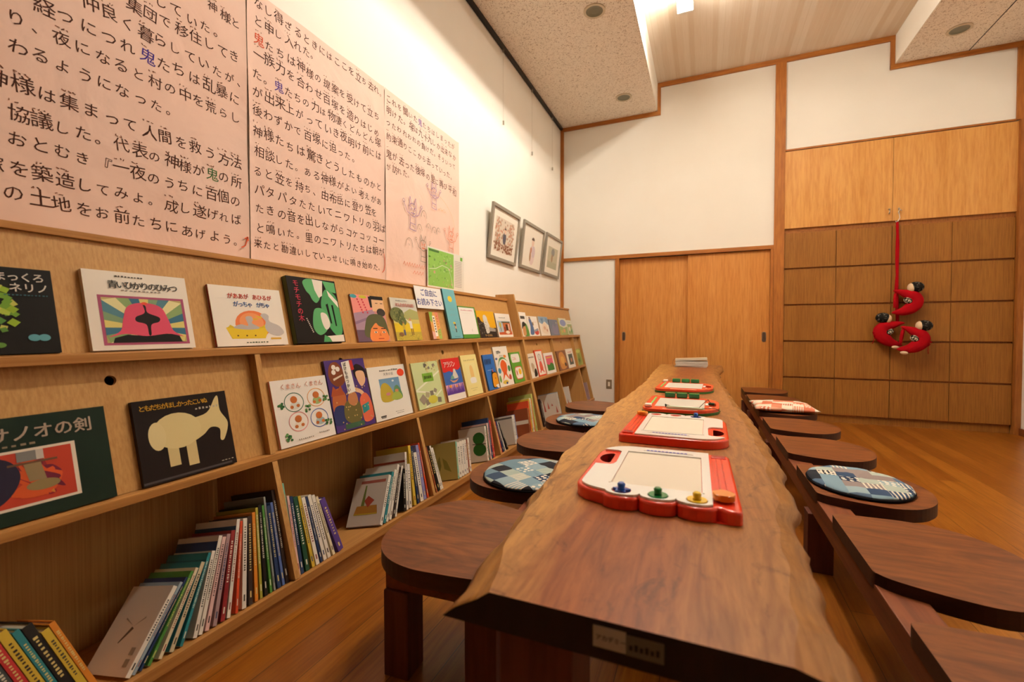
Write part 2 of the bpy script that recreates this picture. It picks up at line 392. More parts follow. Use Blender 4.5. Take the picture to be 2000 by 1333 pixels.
# picture rail and hanging wires
tag(bx(.004, .034, -2.4, L-.03, 3.414, 3.4435).build('picture_rail', M('#1d1713', .45)), 'black picture rail running along the top of the left wall', 'picture rail')
for y, zb, wh in ((3.713, 2.774, 'nearest to the camera'), (4.439, 2.762, 'the middle one of three'), (5.118, 2.825, 'nearest to the corner')):
    t = thing('hanging_wire', 'thin picture wire with a small hook on the white wall, '+wh, 'wire', (.02, y, 3.4135), 'picture wires on the left wall')
    MB().tube([(0, 0, 0), (0, 0, zb-3.4135)], .0011, 5).build('wire', M('#cfc3b0', .4), t)
    MB().box(-.006, .006, -.007, .007, -.03, 0).build('runner', m_metal, t)
    MB().box(-.005, .007, -.005, .005, zb-3.4135-.02, zb-3.4135+.015).build('hook', m_metal, t)
def downlight(x, y, z, lab):
    t = thing('downlight', lab, 'ceiling light', (x, y, z), 'round downlights, switched off')
    MB().plate(circ(0, 0, .085, None, 36), [circ(0, 0, .066, None, 36)], -.007, -.0005).build('rim', M('#cdbb9e', .4), t)
    mb = MB(); k = 32
    r1 = [(.066*math.cos(2*math.pi*i/k), .066*math.sin(2*math.pi*i/k), -.0045) for i in range(k)]; r2 = [(.04*math.cos(2*math.pi*i/k), .04*math.sin(2*math.pi*i/k), -.0012) for i in range(k)]
    for i in range(k): mb.face([r1[i], r1[(i+1) % k], r2[(i+1) % k], r2[i]])
    mb.face(r2); mb.build('reflector', M('#6f6a50', .35, .5), t)
downlight(.856, 3.594, 3.444, 'round unlit downlight in the left dropped ceiling, nearer the camera')
downlight(.85, 5.03, 3.444, 'round unlit downlight in the left dropped ceiling, nearer the back wall')
downlight(3.638, 5.082, 3.484, 'round unlit downlight in the right dropped ceiling')
t = thing('light_switch', 'brown switch plate with white rocker low on the wall beside the sliding door', 'switch', (.611, L, .287))
bx(-.034, .034, -.006, -.0005, -.054, .054, bev=.002).build('plate', M('#8b7a62', .4), t)
bx(-.013, .013, -.010, -.0062, -.026, .026, bev=.002).build('rocker', M('#efe4d2', .35), t)

# ---------------------------------------------------------------- bookshelf
XL = ((.881, .2546), (.518, .331), (.111, .438))
def xf(z):                                             # front edge line of the dividers
    if z > .518: return .2546+(.881-z)*(.331-.2546)/(.881-.518)-.006
    return .331+(.518-z)*(.438-.331)/(.518-.111)-.006
SL = .24
def zb(x): return .111-(.438-x)*SL                     # tilted bottom board
UPL = math.hypot(SL, 1); B_UP = Vector((-SL/UPL, 0, 1/UPL)); B_IN = Vector((-1/UPL, 0, -SL/UPL))
P1 = ((.176, .881), (.105, 1.188)); P2 = ((.300, .518), (.217, .858))
def frame_of(P):
    (xa, za), (xb, zz) = P; l = math.hypot(xb-xa, zz-za); up = Vector(((xb-xa)/l, 0, (zz-za)/l)); n = Vector((up.z, 0, -up.x)); return Vector((xa, 0, za)), n, up, l
def bookcase(name, label, y0, y1, divs, tall_end):
    t = thing(name, label, 'bookcase', (0, y0, 0)); w = y1-y0; e = .001
    tops = lambda mb, nm, m: mb.build(nm, m, t)
    tops(bx(.002, .012, e, w-e, .02, 1.186), 'back_panel', m_shelf)
    tops(bx(.002, .115, e, w-e, 1.188, 1.207, bev=.002), 'top_board', m_shelf_y)
    tops(MB().prism([(.176, .881), (.105, 1.187), (.095, 1.187), (.166, .881)], 'y', .002, w-.002), 'display_panel', m_shelf)
    tops(MB().box(.013, .2546, .0005, w-.0005, .858, .881, bev=.002), 'ledge', m_shelf_y)
    tops(MB().box(.013, .331, .0005, w-.0005, .495, .518, bev=.002), 'shelf_board', m_shelf_y)
    tops(MB().prism([(.0135, zb(.0135)), (.438, .111), (.438, .082), (.0135, .0015)], 'y', .0005, w-.0005), 'bottom_board', m_shelf_y)
    tops(bx(.404, .418, .001, w-.001, 0, .083), 'kick_board', m_shelf_y)
    edges = [0.0]+[d-y0 for d in divs]+[w]
    for i, d in enumerate(edges):
        if i in (0, len(edges)-1):
            d0, d1 = (0, .022) if i == 0 else (w-.022, w)
            if tall_end and i == len(edges)-1: pr = [(.003, 0), (.40, 0), (xf(.111), .085), (xf(.518)+.003, .518), (xf(.881)+.003, .881), (.171, 1.246), (.003, 1.246)]
            else: pr = [(.003, 0), (.40, 0), (xf(.111), .085), (xf(.518)+.003, .518), (xf(.881)+.003, .857), (.003, .857)]
            tops(MB().prism(pr, 'y', d0, d1, bev=.0015), 'end_panel', m_shelf)
        else:
            tops(MB().prism([(.013, .519), (xf(.519), .519), (xf(.857), .857), (.013, .857)], 'y', d-.010, d+.010), 'divider', m_shelf)
            tops(MB().prism([(.05, zb(.05)+.001), (xf(.112), .112), (xf(.494), .494), (.05, .494)], 'y', d-.010, d+.010), 'divider', m_shelf)
    o, n, up, l = frame_of(P2)
    for a, b in zip(edges[:-1], edges[1:]):
        a2, b2 = a+(.023 if a == 0 else .0105), b-(.023 if b == w else .0105); c = (a2+b2)/2
        T = lambda q: tuple(o+Vector((0, q[0], 0))+up*q[1]+n*q[2])
        MB().plate([(a2, .001), (b2, .001), (b2, l-.001), (a2, l-.001)], [circ(c, l-.052, .0135, None, 20)], -.012, 0, T=T).build('sloped_panel', m_shelf, t)
        MB().add([(.014, a2, zb(.014)+.0004), (.014, b2, zb(.014)+.0004), (.014, b2, .49), (.014, a2, .49)], [(0, 1, 2, 3)]).build('inner_back', m_shelf, t)
    return t
bookcase('bookcase', 'long light wooden slanted bookcase nearest the camera, along the left wall', -.54, 3.598, (.28, 1.10, 1.935, 2.75), True)
bookcase('bookcase', 'shorter light wooden slanted bookcase in the far corner by the back wall', 3.602, 5.508, (4.385, 5.172), False)

# ---------------------------------------------------------------- lettering store and poster
ROWS = [
('神様と', 1.135, 2.126, 1.222, 2.117),
('していた。', 0.962, 2.028, 1.156, 2.039),
('集団で移住してき', 0.879, 1.968, 1.215, 1.986),
('仲良く暮らしていたが、', 0.765, 1.898, 1.243, 1.901),
('経つにつれ鬼たちは乱暴に', 0.663, 1.822, 1.213, 1.833),
('り、夜になると村の中を荒らし', 0.611, 1.756, 1.216, 1.757),
('わるようになった。', 0.61, 1.685, 0.988, 1.681),
('神様は集まって人間を救う方法', 0.568, 1.587, 1.213, 1.586),
('協議した。代表の神様が鬼の所', 0.607, 1.511, 1.212, 1.512),
('おとむき『一夜のうちに百個の', 0.605, 1.444, 1.206, 1.436),
('塚を築造してみよ。成し遂げれば', 0.56, 1.365, 1.209, 1.365),
('の土地をお前たちにあげよう。', 0.598, 1.296, 1.221, 1.284),
('なし得ざるときにはここを立ち去れ。', 1.319, 2.254, 2.084, 2.257),
('と申し入れた。', 1.318, 2.185, 1.602, 2.199),
('鬼たちは神様の提案を受けて立ち', 1.319, 2.114, 2.037, 2.115),
('一族力を合わせ百塚を造りはじめ', 1.316, 2.054, 2.036, 2.026),
('た。鬼たちの力は物凄くどんどん塚', 1.31, 1.968, 2.045, 1.972),
('が出来上がっていき夜明け前には', 1.309, 1.9, 2.05, 1.903),
('後わずかで百塚に迫った。', 1.306, 1.825, 1.866, 1.821),
('神様たちは驚きどうしたものかと', 1.306, 1.744, 2.058, 1.734),
('相談した。ある神様がよい考えがあ', 1.312, 1.662, 2.057, 1.654),
('ると笠を持ち、由布岳に登り笠を', 1.308, 1.584, 2.011, 1.58),
('パタパタたたいてニワトリの羽ば', 1.311, 1.508, 2.075, 1.51),
('たきの音を出しながらコケコッコー', 1.314, 1.435, 2.066, 1.439),
('と鳴いた。里のニワトリたちは朝が', 1.313, 1.358, 2.065, 1.374),
('来たと勘違いしていっせいに鳴き始めた。', 1.303, 1.291, 2.057, 1.286),
('これを聞いた鬼たちはしまったが', 2.143, 2.252, 2.864, 2.252),
('明けた。塚は九十九しか出来なか', 2.142, 2.192, 2.877, 2.181),
('ったわれわれの負けだ。そういって', 2.141, 2.122, 2.876, 2.113),
('約束通りここから去っていった。', 2.14, 2.045, 2.849, 2.029),
('鬼が去った後塚の里に再び平和', 2.139, 1.947, 2.875, 1.934),
('が訪れた。', 2.138, 1.871, 2.341, 1.885)]
EXTRA = 'まっくろネリノ青いひかりのひみつがあがああひるががっちゃがちゃモチモチの木ご自由にお読み下さいスサノオの剣ともだちがほしかったこいぬくまさんばけものつかいアラジン旅の絵本カボチャありがとうつきのぼうやごはんけんたなのはないわさきごろおばけ天狗の話ちいさなおうちきつねサーカスの人どんぶらこアカデミーぼくは'
load_glyphs(''.join(r[0] for r in ROWS)+EXTRA)
INK = M('#4a2a1e', .7, .1); INKP = M('#4a3590', .7, .1); INKR = M('#d4502c', .7, .1); INKG = M('#3f6a3a', .7, .1)
def stroke(mb, pts, w, m, x):                           # flat marker line on a wall sheet
    for (a, b) in zip(pts[:-1], pts[1:]):
        d = Vector((b[0]-a[0], b[1]-a[1])); l = d.length or 1; p = Vector((-d.y, d.x))/l*w/2
        mb.face([(x, a[0]-p.x, a[1]-p.y), (x, b[0]-p.x, b[1]-p.y), (x, b[0]+p.x, b[1]+p.y), (x, a[0]+p.x, a[1]+p.y)], m)
def arc(cx, cy, rx, ry, a0, a1, n=14): return [(cx+rx*math.cos(math.radians(a0+(a1-a0)*i/n)), cy+ry*math.sin(math.radians(a0+(a1-a0)*i/n))) for i in range(n+1)]
def sheet(y0, y1, zb0, zb1, zt0, zt1, label, rows, doodle=None):
    def wav(u, v):
        e = min(u, 1-u)
        return .0045+.0022*math.sin(7*u+3*v)*math.sin(5*v+2*u)+.0012*math.sin(17*u-11*v)+(.006*max(0, 1-e/.03)*(.4+.6*math.sin(6*v+1)**2) if e < .03 else 0)
    nu, nv = 36, 44; mb = MB(); G = []
    for i in range(nu+1):
        for j in range(nv+1):
            u, v = i/nu, j/nv; y = y0+(y1-y0)*u; lo = zb0+(zb1-zb0)*u; hi = zt0+(zt1-zt0)*u
            G.append((wav(u, v), y, lo+(hi-lo)*v))
    fs = [(i*(nv+1)+j, (i+1)*(nv+1)+j, (i+1)*(nv+1)+j+1, i*(nv+1)+j+1) for i in range(nu) for j in range(nv)]
    o = mb.add(G, fs).build('paper_sheet', m_poster)
    for p in o.data.polygons: p.use_smooth = True
    tag(o, label, 'poster', 'pink handwritten story sheets')
    def T(y, z):
        u = min(1, max(0, (y-y0)/(y1-y0))); lo = zb0+(zb1-zb0)*u; hi = zt0+(zt1-zt0)*u
        return (wav(u, (z-lo)/(hi-lo))+.0007, y, z)
    mb = MB()
    for s, ya, za, yb, zc in rows:
        adv = (yb-ya)/(len(s)-1); sl = (zc-za)/(yb-ya)
        for i, ch in enumerate(s):
            m = INK; sz = adv*.86 if ord(ch) < 0x3100 else adv*.98
            if ch == '鬼': m = (INKP if za > 1.9 or True else INK)
            if ch == '鬼' and s.startswith('鬼'): m = INKR if ya < 2 else INK
            if ch == '鬼' and '協議' in s: m = INKG
            if ord(ch) >= 0x4E00:                        # the small reading marks over the characters
                for k in range(random.choice((2, 3))):
                    yy, zz = ya+adv*(i-.28+.24*k), za+sl*adv*i+sz*.62
                    a = [(yy+random.uniform(-.1, .12)*sz, zz+random.uniform(-.07, .09)*sz) for _ in range(3)]
                    stroke(mb, a, .0022, M('#8a5a44', .7, .1), T(yy, zz)[0]+.0002)
            letters(mb, ch, T, ya+adv*(i-.45), za+sl*adv*i-sz*.36, sz, m=m, bold=0, jit=1.0)
    mb.build('lettering', None, o, norm=False)
    if doodle:
        mb = MB(); doodle(mb); mb.build('drawing_print', None, o, norm=False)
def oni(mb, y, z, s, m, m2=None):                       # a child's horned ogre in marker lines
    m2 = m2 or m; x = .0125; w = .0035
    A = lambda pts: [(y+s*a, z+s*b) for a, b in pts]
    stroke(mb, A(arc(0, 0, .42, .40, 0, 360, 22)), w, m, x)
    for k in (-1, 1):
        stroke(mb, A([(k*.34, .26), (k*.30, .78), (k*.12, .37)]), w, m, x)
        stroke(mb, A([(k*.3, .2), (k*.06, .06)]), w, m2, x); stroke(mb, A(arc(k*.17, .02, .07, .05, 0, 360, 10)), w*.8, m2, x)
        stroke(mb, A([(k*.34, -.3), (k*.6, -.2), (k*.8, .12), (k*.92, .3)]), w, m, x); stroke(mb, A(arc(k*.92, .38, .1, .1, 0, 360, 8)), w*.8, m, x)
        stroke(mb, A([(k*.3, -.38), (k*.28, -.9), (k*.34, -1.2)]), w, m, x)
    stroke(mb, A([(-.2, -.18), (-.1, -.24), (.1, -.24), (.2, -.18), (-.2, -.18)]), w, m2, x)
    stroke(mb, A([(-.28, -.82), (.28, -.86)]), w, m, x); stroke(mb, A([(-.34, -1.2), (.34, -1.24)]), w, m, x)
def doodles(mb):
    P, O, D, Y = M('#8d6a9a', .7, .1), M('#e27a52', .7, .1), M('#8a7560', .7, .1), M('#e0a44c', .7, .1)
    oni(mb, 2.36, 1.68, .10, P); oni(mb, 2.60, 1.85, .085, P, M('#a98bb0', .7, .1)); oni(mb, 2.82, 1.60, .095, O); oni(mb, 2.47, 1.48, .085, D, O)
    x = .0125
    for y, z, s in ((2.48, 1.66, .03), (2.43, 1.57, .025), (2.53, 1.60, .022), (2.32, 1.45, .035), (2.60, 1.58, .03), (2.65, 1.60, .02)):
        stroke(mb, arc(y, z, s, s*1.5, 0, 180), .003, D, x); stroke(mb, [(y-.004, z+s*.5), (y+.006, z+s*.2)], .003, D, x)
    stroke(mb, arc(2.55, 1.64, .32, .22, 95, 5), .002, Y, x)
    for a in range(5): stroke(mb, arc(2.66+.02*a, 1.74+.01*(a % 2), .012, .02, 20, 160, 5), .002, Y, x)
    for i in range(9): stroke(mb, [(2.26+.026*i, 1.335-.004*(i % 3)), (2.272+.026*i, 1.355-.003*(i % 2)), (2.28+.026*i, 1.33)], .003, O, x)
    for i in range(4): stroke(mb, [(2.36+.03*i, 1.29), (2.375+.03*i, 1.31), (2.385+.03*i, 1.288)], .003, O, x)
sheet(.20, 1.262, 1.214, 1.222, 2.30, 2.30, 'large pink paper sheet of bold brush-like handwriting nearest the camera', ROWS[:12], lambda mb: [stroke(mb, p, .004, M('#e0603a', .7, .1), .0125) for p in ([(1.226, 1.262), (1.243, 1.272), (1.250, 1.292), (1.254, 1.305)], [(1.240, 1.298), (1.254, 1.308), (1.256, 1.292)])])
sheet(1.268, 2.098, 1.212, 1.212, 2.30, 2.305, 'middle pink paper sheet of handwriting between the other two', ROWS[12:26], lambda mb: [stroke(mb, p, .004, M('#e0603a', .7, .1), .0125) for p in ([(2.066, 1.262), (2.084, 1.280), (2.090, 1.31), (2.088, 1.345), (2.080, 1.37)],)])
sheet(2.102, 2.94, 1.212, 1.213, 2.305, 2.31, 'far pink paper sheet with short handwriting above ogre doodles', ROWS[26:], doodles)
# green map sheet taped over the third sheet
t = thing('map_sheet', 'green tourist map sheet taped over the lower right corner of the pink paper', 'map', (.017, 2.505, 1.222))
bx(0, .0012, 0, .485, 0, .265).build('sheet', M('#e9e2d4', .4), t)
mb = MB(); mb.face([(.0016, .01, .012), (.0016, .335, .012), (.0016, .335, .255), (.0016, .01, .255)], M('#8fc35a', .4)); mb.build('map_print', None, t)
mb = MB()
for i in range(70):
    a, b = random.uniform(.02, .32), random.uniform(.02, .24); r = random.uniform(.003, .012)
    mb.face([(.002, a+p[0], b+p[1]) for p in circ(0, 0, r, r*random.uniform(.4, 1), 6)], M(random.choice(['#79b245', '#b3d48a', '#a3cc74', '#6f9a52', '#cfa58c']), .4))
stroke(mb, [(.02, .12), (.1, .13), (.18, .16), (.26, .15), (.3, .09), (.32, .02)], .004, M('#dfe8cf', .4), .0024)
mb.box(.0018, .0026, .02, .14, .238, .252, M('#4c7a3a', .4)); mb.box(.0018, .0026, .43, .46, .225, .25, M('#7cc04a', .4))
for i in range(16): mb.face([(.002, .35+.1*(k in (1, 2)), .03+.012*i+.004*(k > 1)) for k in range(4)], M('#b9b0a8', .5))
mb.build('map_print', None, t, norm=False)
# framed pictures, hung tilted off the wall
def framed(y0, y1, z0, z1, label, art):
    tilt = math.atan2(.052, z1-z0); m = Matrix.Translation((.004, (y0+y1)/2, z0)) @ Matrix.Rotation(tilt, 4, 'Y') @ Matrix.Rotation(math.pi/2, 4, 'Z')
    t = thing('framed_picture', label, 'picture', mat=m, group='framed pictures on the left wall'); w = (y1-y0)/2; h = (z1-z0)*1.006; f = .028
    # local x along the wall, local y into the wall, local z up
    mb = MB()
    mb.box(-w, w, -.022, 0, 0, f, bev=.002).box(-w, w, -.022, 0, h-f, h, bev=.002).box(-w, -w+f, -.022, 0, f, h-f, bev=.002).box(w-f, w, -.022, 0, f, h-f, bev=.002)
    mb.build('frame', M('#958a7a', .45), t)
    bx(-w+f, w-f, -.009, -.004, f, h-f).build('mount', M('#efe6d6', .6), t)
    mb = MB(); art(mb, w, h); mb.build('print', None, t, norm=False)
def flat(mb, pts, m, y): mb.face([(p[0], y, p[1]) for p in pts], m)
def art_a(mb, w, h):
    x0, x1, z0, z1 = -w*.68, w*.66, h*.17, h*.80
    flat(mb, [(x0, z0), (x1, z0), (x1, z1), (x0, z1)], M('#d9cbb8', .6), -.0095)
    for i in range(260):
        u, v = random.random(), random.random()
        c = '#8c5a3c' if v < .28 else random.choice(['#c9a083', '#b98d72', '#a8937c', '#c98f74'])
        if .3 < u < .72 and v > .28 and random.random() < .7: continue
        flat(mb, [(x0+(x1-x0)*u+p[0], z0+(z1-z0)*(.02+.94*v)+p[1]) for p in circ(0, 0, .012, .011, 6)], M(c, .6), -.0098-.0000015*i)
    flat(mb, circ(0, h*.45, .035, .055, 16), M('#5c5660', .6), -.0108); flat(mb, circ(.005, h*.58, .022, .026, 14), M('#e0bfa8', .6), -.0109); flat(mb, circ(.005, h*.61, .024, .018, 12, 0, math.pi), M('#6a5648', .6), -.0110)
def art_b(mb, w, h):
    flat(mb, circ(0, h*.34, .075, .1, 18), M('#e6cfc8', .6), -.0096); flat(mb, circ(.03, h*.42, .05, .06, 16), M('#d3c0c4', .6), -.0098)
    flat(mb, circ(.0, h*.62, .036, .042, 16), M('#e9cdb8', .6), -.0100); flat(mb, circ(0, h*.665, .04, .03, 14, 0, math.pi), M('#5c4a40', .6), -.0102)
    flat(mb, circ(-.04, h*.44, .022, .03, 12), M('#c98a6a', .6), -.0104); flat(mb, circ(-.05, h*.3, .02, .05, 12), M('#b58a5c', .6), -.0106)
def art_c(mb, w, h):
    flat(mb, [(-w*.6, h*.2), (w*.6, h*.2), (w*.6, h*.72), (-w*.6, h*.72)], M('#c2bba0', .6), -.0096); flat(mb, [(-w*.6, h*.2), (w*.6, h*.2), (w*.6, h*.36), (-w*.6, h*.36)], M('#b3b094', .6), -.0098)
    flat(mb, circ(0, h*.6, .06, .045, 16), M('#8f8c86', .6), -.0100); flat(mb, circ(-.02, h*.45, .03, .045, 14), M('#a3866a', .6), -.0102)
framed(3.40, 3.985, 1.545, 2.00, 'grey framed picture of a figure in brown foliage, nearest of the three', art_a)
framed(4.10, 4.70, 1.555, 2.01, 'grey framed picture of a pale pinkish figure, the middle of the three', art_b)
framed(4.775, 5.36, 1.565, 2.02, 'grey framed picture in dull green tones, nearest the back corner', art_c)
# ---------------------------------------------------------------- books facing out
def cover_parts(t, w, h, d, col, spine, paper=None):
    # local x along the shelf, local y backwards, local z up; front face at y = -d
    b = .0016
    mb = MB()
    mb.box(-w/2, w/2, -d, -d+b, 0, h, M(col, .4, .12)).box(-w/2, w/2, -b, 0, 0, h, M(col, .4, .12)).box(-w/2, -w/2+b, -d+b, -b, 0, h, M(spine, .4, .4))
    mb.build('cover', None, t)
    bx(-w/2+b+.0002, w/2-.003, -d+b+.0002, -b-.0002, .003, h-.003).build('pages', m_pages, t)
def face_book(P, y0, y1, h, d, col, spine, label, art, text, group, lean=0.0, off=.0015):
    o, n, up, l = frame_of(P); w = y1-y0
    X = Vector((0, 1, 0)); base = o+Vector((0, (y0+y1)/2, 0))+n*off+up*.001
    m = Matrix(((X.x, -n.x, up.x, base.x), (X.y, -n.y, up.y, base.y), (X.z, -n.z, up.z, base.z), (0, 0, 0, 1)))
    t = thing('picture_book', label, 'book', mat=m, group=group)
    cover_parts(t, w, h, d, col, spine)
    y = -d-.0003
    if art:
        mb = MB()
        for s in art:
            k = s[0]; c = M(s[-1], .4, .12); y -= .00003
            q = lambda px, pz: (-w/2+w*px, y, h*pz)
            if k == 'r': pts = [(s[1], s[2]), (s[3], s[2]), (s[3], s[4]), (s[1], s[4])]
            elif k == 'e': pts = circ(s[1], s[2], s[3], s[4], 22)
            elif k == 'p': pts = s[1]
            elif k == 's': pts = [(min(1, max(0, p[0])), min(1, max(0, p[1]))) for p in smooth_closed(s[1], 5)]
            elif k == 'o':
                A, B = circ(s[1], s[2], s[3], s[4], 28), circ(s[1], s[2], s[3]-s[5], s[4]-s[5]*w/h, 28)
                for i in range(28): mb.face([q(*A[i]), q(*A[(i+1) % 28]), q(*B[(i+1) % 28]), q(*B[i])], c)
                continue
            mb.face([q(*p) for p in pts], c)
        mb.build('cover_print', None, t, norm=False)
    if text:
        mb = MB(); yy = y-.0003
        for s in text:
            st, px, pz, size, c = s[:5]; o2 = s[5] if len(s) > 5 else {}
            T = lambda a, b: (a, yy, b)
            letters(mb, st, T, -w/2+w*px, h*pz, size*h, adv=o2.get('adv', .98)*size*h, bold=o2.get('b', 1), m=M(c, .4, .3), vert=o2.get('v', False), slope=o2.get('sl', 0))
        mb.build('title_lettering', None, t, norm=False)
    return t
def marks(x0, z, n, dx, hh, c, wfrac=.6):               # print too small to read
    return [('r', x0+dx*i, z, x0+dx*(i+wfrac*random.uniform(.7, 1.2)), z+hh*random.uniform(.6, 1), c) for i in range(n)]
G1 = 'picture books on the upper display ledge'; G2 = 'picture books on the middle display shelf'
rng = random.Random(3)
# --- upper ledge
art = []
for i in range(60):
    a, r = rng.uniform(0, 6.28), rng.random()**.5; cx, cz = .42+.27*r*math.cos(a), .50+.33*r*math.sin(a)
    s = rng.uniform(.035, .055); k = rng.uniform(-.5, .5)
    art.append(('p', [(cx+s*math.cos(k+j*math.pi/2)*1.0, cz+s*.95*math.sin(k+j*math.pi/2)) for j in range(4)], rng.choice(['#8fae32', '#a9bf4a', '#6f9a34', '#5d8a3c', '#c2bf5c', '#4f7f3a'])))
art += [('e', .79, .18, .05, .04, '#5d9aa3'), ('e', .87, .18, .05, .04, '#5d9aa3'), ('e', .52, .10, .05, .03, '#5f8c3c')]+marks(.6, .67, 12, .03, .015, '#35606a')
face_book(P1, .385, .611, .212, .010, '#14110f', '#1d1a18', 'black book with a cluster of green blocks, leftmost on the upper ledge', art,
          [('まっくろ', .53, .845, .115, '#efe6da', {'adv': .93}), ('ネリノ', .64, .72, .115, '#efe6da', {'adv': 1.0})], G1)
ray = []
for i in range(26):
    a0, a1 = math.pi*2*i/26, math.pi*2*(i+1)/26; cx, cz = .52, .28
    def hit(a):
        dx, dz = math.cos(a), math.sin(a); tt = min([(x-cx)/dx for x in (.13, .91) if (x-cx)/dx > 0]+[9]); t2 = min([(z-cz)/dz for z in (.09, .66) if dz and (z-cz)/dz > 0]+[9]); q = min(tt, t2); return (cx+dx*q, cz+dz*q)
    ray.append(('p', [(cx, cz), hit(a0), hit(a1)], ['#d9c978', '#7f9a74', '#54808c', '#e3d9a0', '#8aa36a', '#3f6f86'][(i*5) % 6]))
art = [('r', .10, .06, .94, .69, '#a3506e'), ('r', .13, .09, .91, .66, '#b9a86c')]+ray+[('p', [(.18, .09), (.86, .09), (.83, .19), (.70, .20), (.5, .17), (.32, .19), (.20, .15)], '#191514'),
      ('s', [(.15, .16), (.26, .24), (.30, .40), (.36, .56), (.52, .61), (.68, .56), (.74, .40), (.78, .24), (.88, .16), (.72, .20), (.5, .17), (.30, .20)], '#d6506a'),
      ('s', [(.50, .60), (.53, .56), (.54, .48), (.65, .42), (.64, .36), (.56, .32), (.545, .19), (.52, .19), (.51, .32), (.42, .36), (.42, .42), (.51, .48)], '#191514'), ('e', .52, .60, .03, .02, '#e2553c')]
art += marks(.28, .93, 9, .03, .022, '#4a4038')+marks(.32, .755, 10, .04, .012, '#7d7268')
face_book(P1, .672, .935, .226, .014, '#ece1d2', '#d8c8b4', 'white picture book with a pink bell shape on coloured rays', art, [('青いひかりのひみつ', .20, .79, .11, '#4a4640', {'adv': .80, 'b': 1})], G1)
art = [('e', .52, .36, .25, .24, '#ea7f4c'), ('e', .50, .40, .17, .16, '#ef9a64'), ('p', [(.20, .12), (.66, .12), (.73, .28), (.70, .32), (.18, .32), (.14, .30)], '#e3c234'), ('p', [(.16, .30), (.2, .35), (.26, .31), (.62, .31), (.68, .36), (.74, .30)], '#d9b62c'),
       ('s', [(.24, .30), (.34, .36), (.44, .34), (.42, .48), (.50, .50), (.52, .44), (.50, .38), (.60, .30), (.44, .27)], '#b9b0ac'), ('p', [(.52, .47), (.62, .46), (.54, .43)], '#e3b83c'),
       ('s', [(.64, .52), (.70, .56), (.76, .52), (.76, .42), (.90, .34), (.96, .22), (.86, .16), (.72, .22), (.68, .32), (.70, .42)], '#c2bab6'), ('p', [(.66, .50), (.54, .51), (.64, .46)], '#e3b83c'), ('r', .74, .10, .90, .13, '#d8a63c'),
       ('e', .28, .17, .012, .012, '#6a4a24'), ('e', .40, .17, .012, .012, '#6a4a24'), ('e', .52, .17, .012, .012, '#6a4a24')]+marks(.38, .045, 8, .04, .022, '#57604a')
face_book(P1, 1.006, 1.284, .215, .013, '#efe4d6', '#8a3c30', 'white picture book with red and blue titles above a yellow tub and orange disc', art,
          [('がああが', .22, .80, .10, '#d8452e', {'adv': .92}), ('あひるが', .56, .80, .10, '#d8452e', {'adv': .92}), ('がっちゃ', .28, .665, .10, '#2f66a8', {'adv': .84}), ('がちゃ', .60, .665, .10, '#2f66a8', {'adv': .84})], G1)
art = [('s', [(.30, .93), (.42, .99), (.60, .96), (.62, .74), (.52, .62), (.44, .66), (.40, .74), (.34, .80)], '#5da56a'), ('p', [(.50, .99), (.72, .98), (.66, .74), (.58, .70), (.52, .82)], '#e9ddd0'), ('p', [(.72, .98), (.98, .97), (.98, .80), (.78, .82)], '#5da56a'),
       ('s', [(.62, .66), (.74, .84), (.90, .80), (.98, .66), (.98, .2), (.84, .1), (.66, .30), (.60, .5)], '#4f9a60'), ('p', [(.78, .84), (.98, .66), (.98, .56), (.80, .74)], '#e9ddd0'), ('p', [(.70, .60), (.74, .30), (.77, .30), (.75, .62)], '#16120f'), ('p', [(.82, .60), (.84, .26), (.87, .26), (.86, .6)], '#16120f'),
       ('s', [(.42, .48), (.52, .54), (.66, .50), (.72, .34), (.62, .18), (.46, .12), (.36, .24)], '#5da56a'), ('s', [(.56, .46), (.68, .44), (.72, .28), (.62, .20), (.56, .30)], '#e9ddd0'), ('p', [(.62, .10), (.98, .12), (.98, .01), (.58, .01)], '#e9ddd0'), ('p', [(.52, .01), (.56, .12), (.66, .08), (.70, .01)], '#4f9a60')]
art += [('r', .245+.01*i, .36-.025*i, .27+.01*i, .375-.025*i, '#cfc4b4') for i in range(9)]
face_book(P1, 1.318, 1.577, .278, .024, '#1b1614', '#4a5a34', 'thick black picture book with a red upright title and green and white shapes', art, [('モチモチの木', .10, .86, .105, '#e0405a', {'v': True, 'adv': 1.0, 'b': 1})], G1)
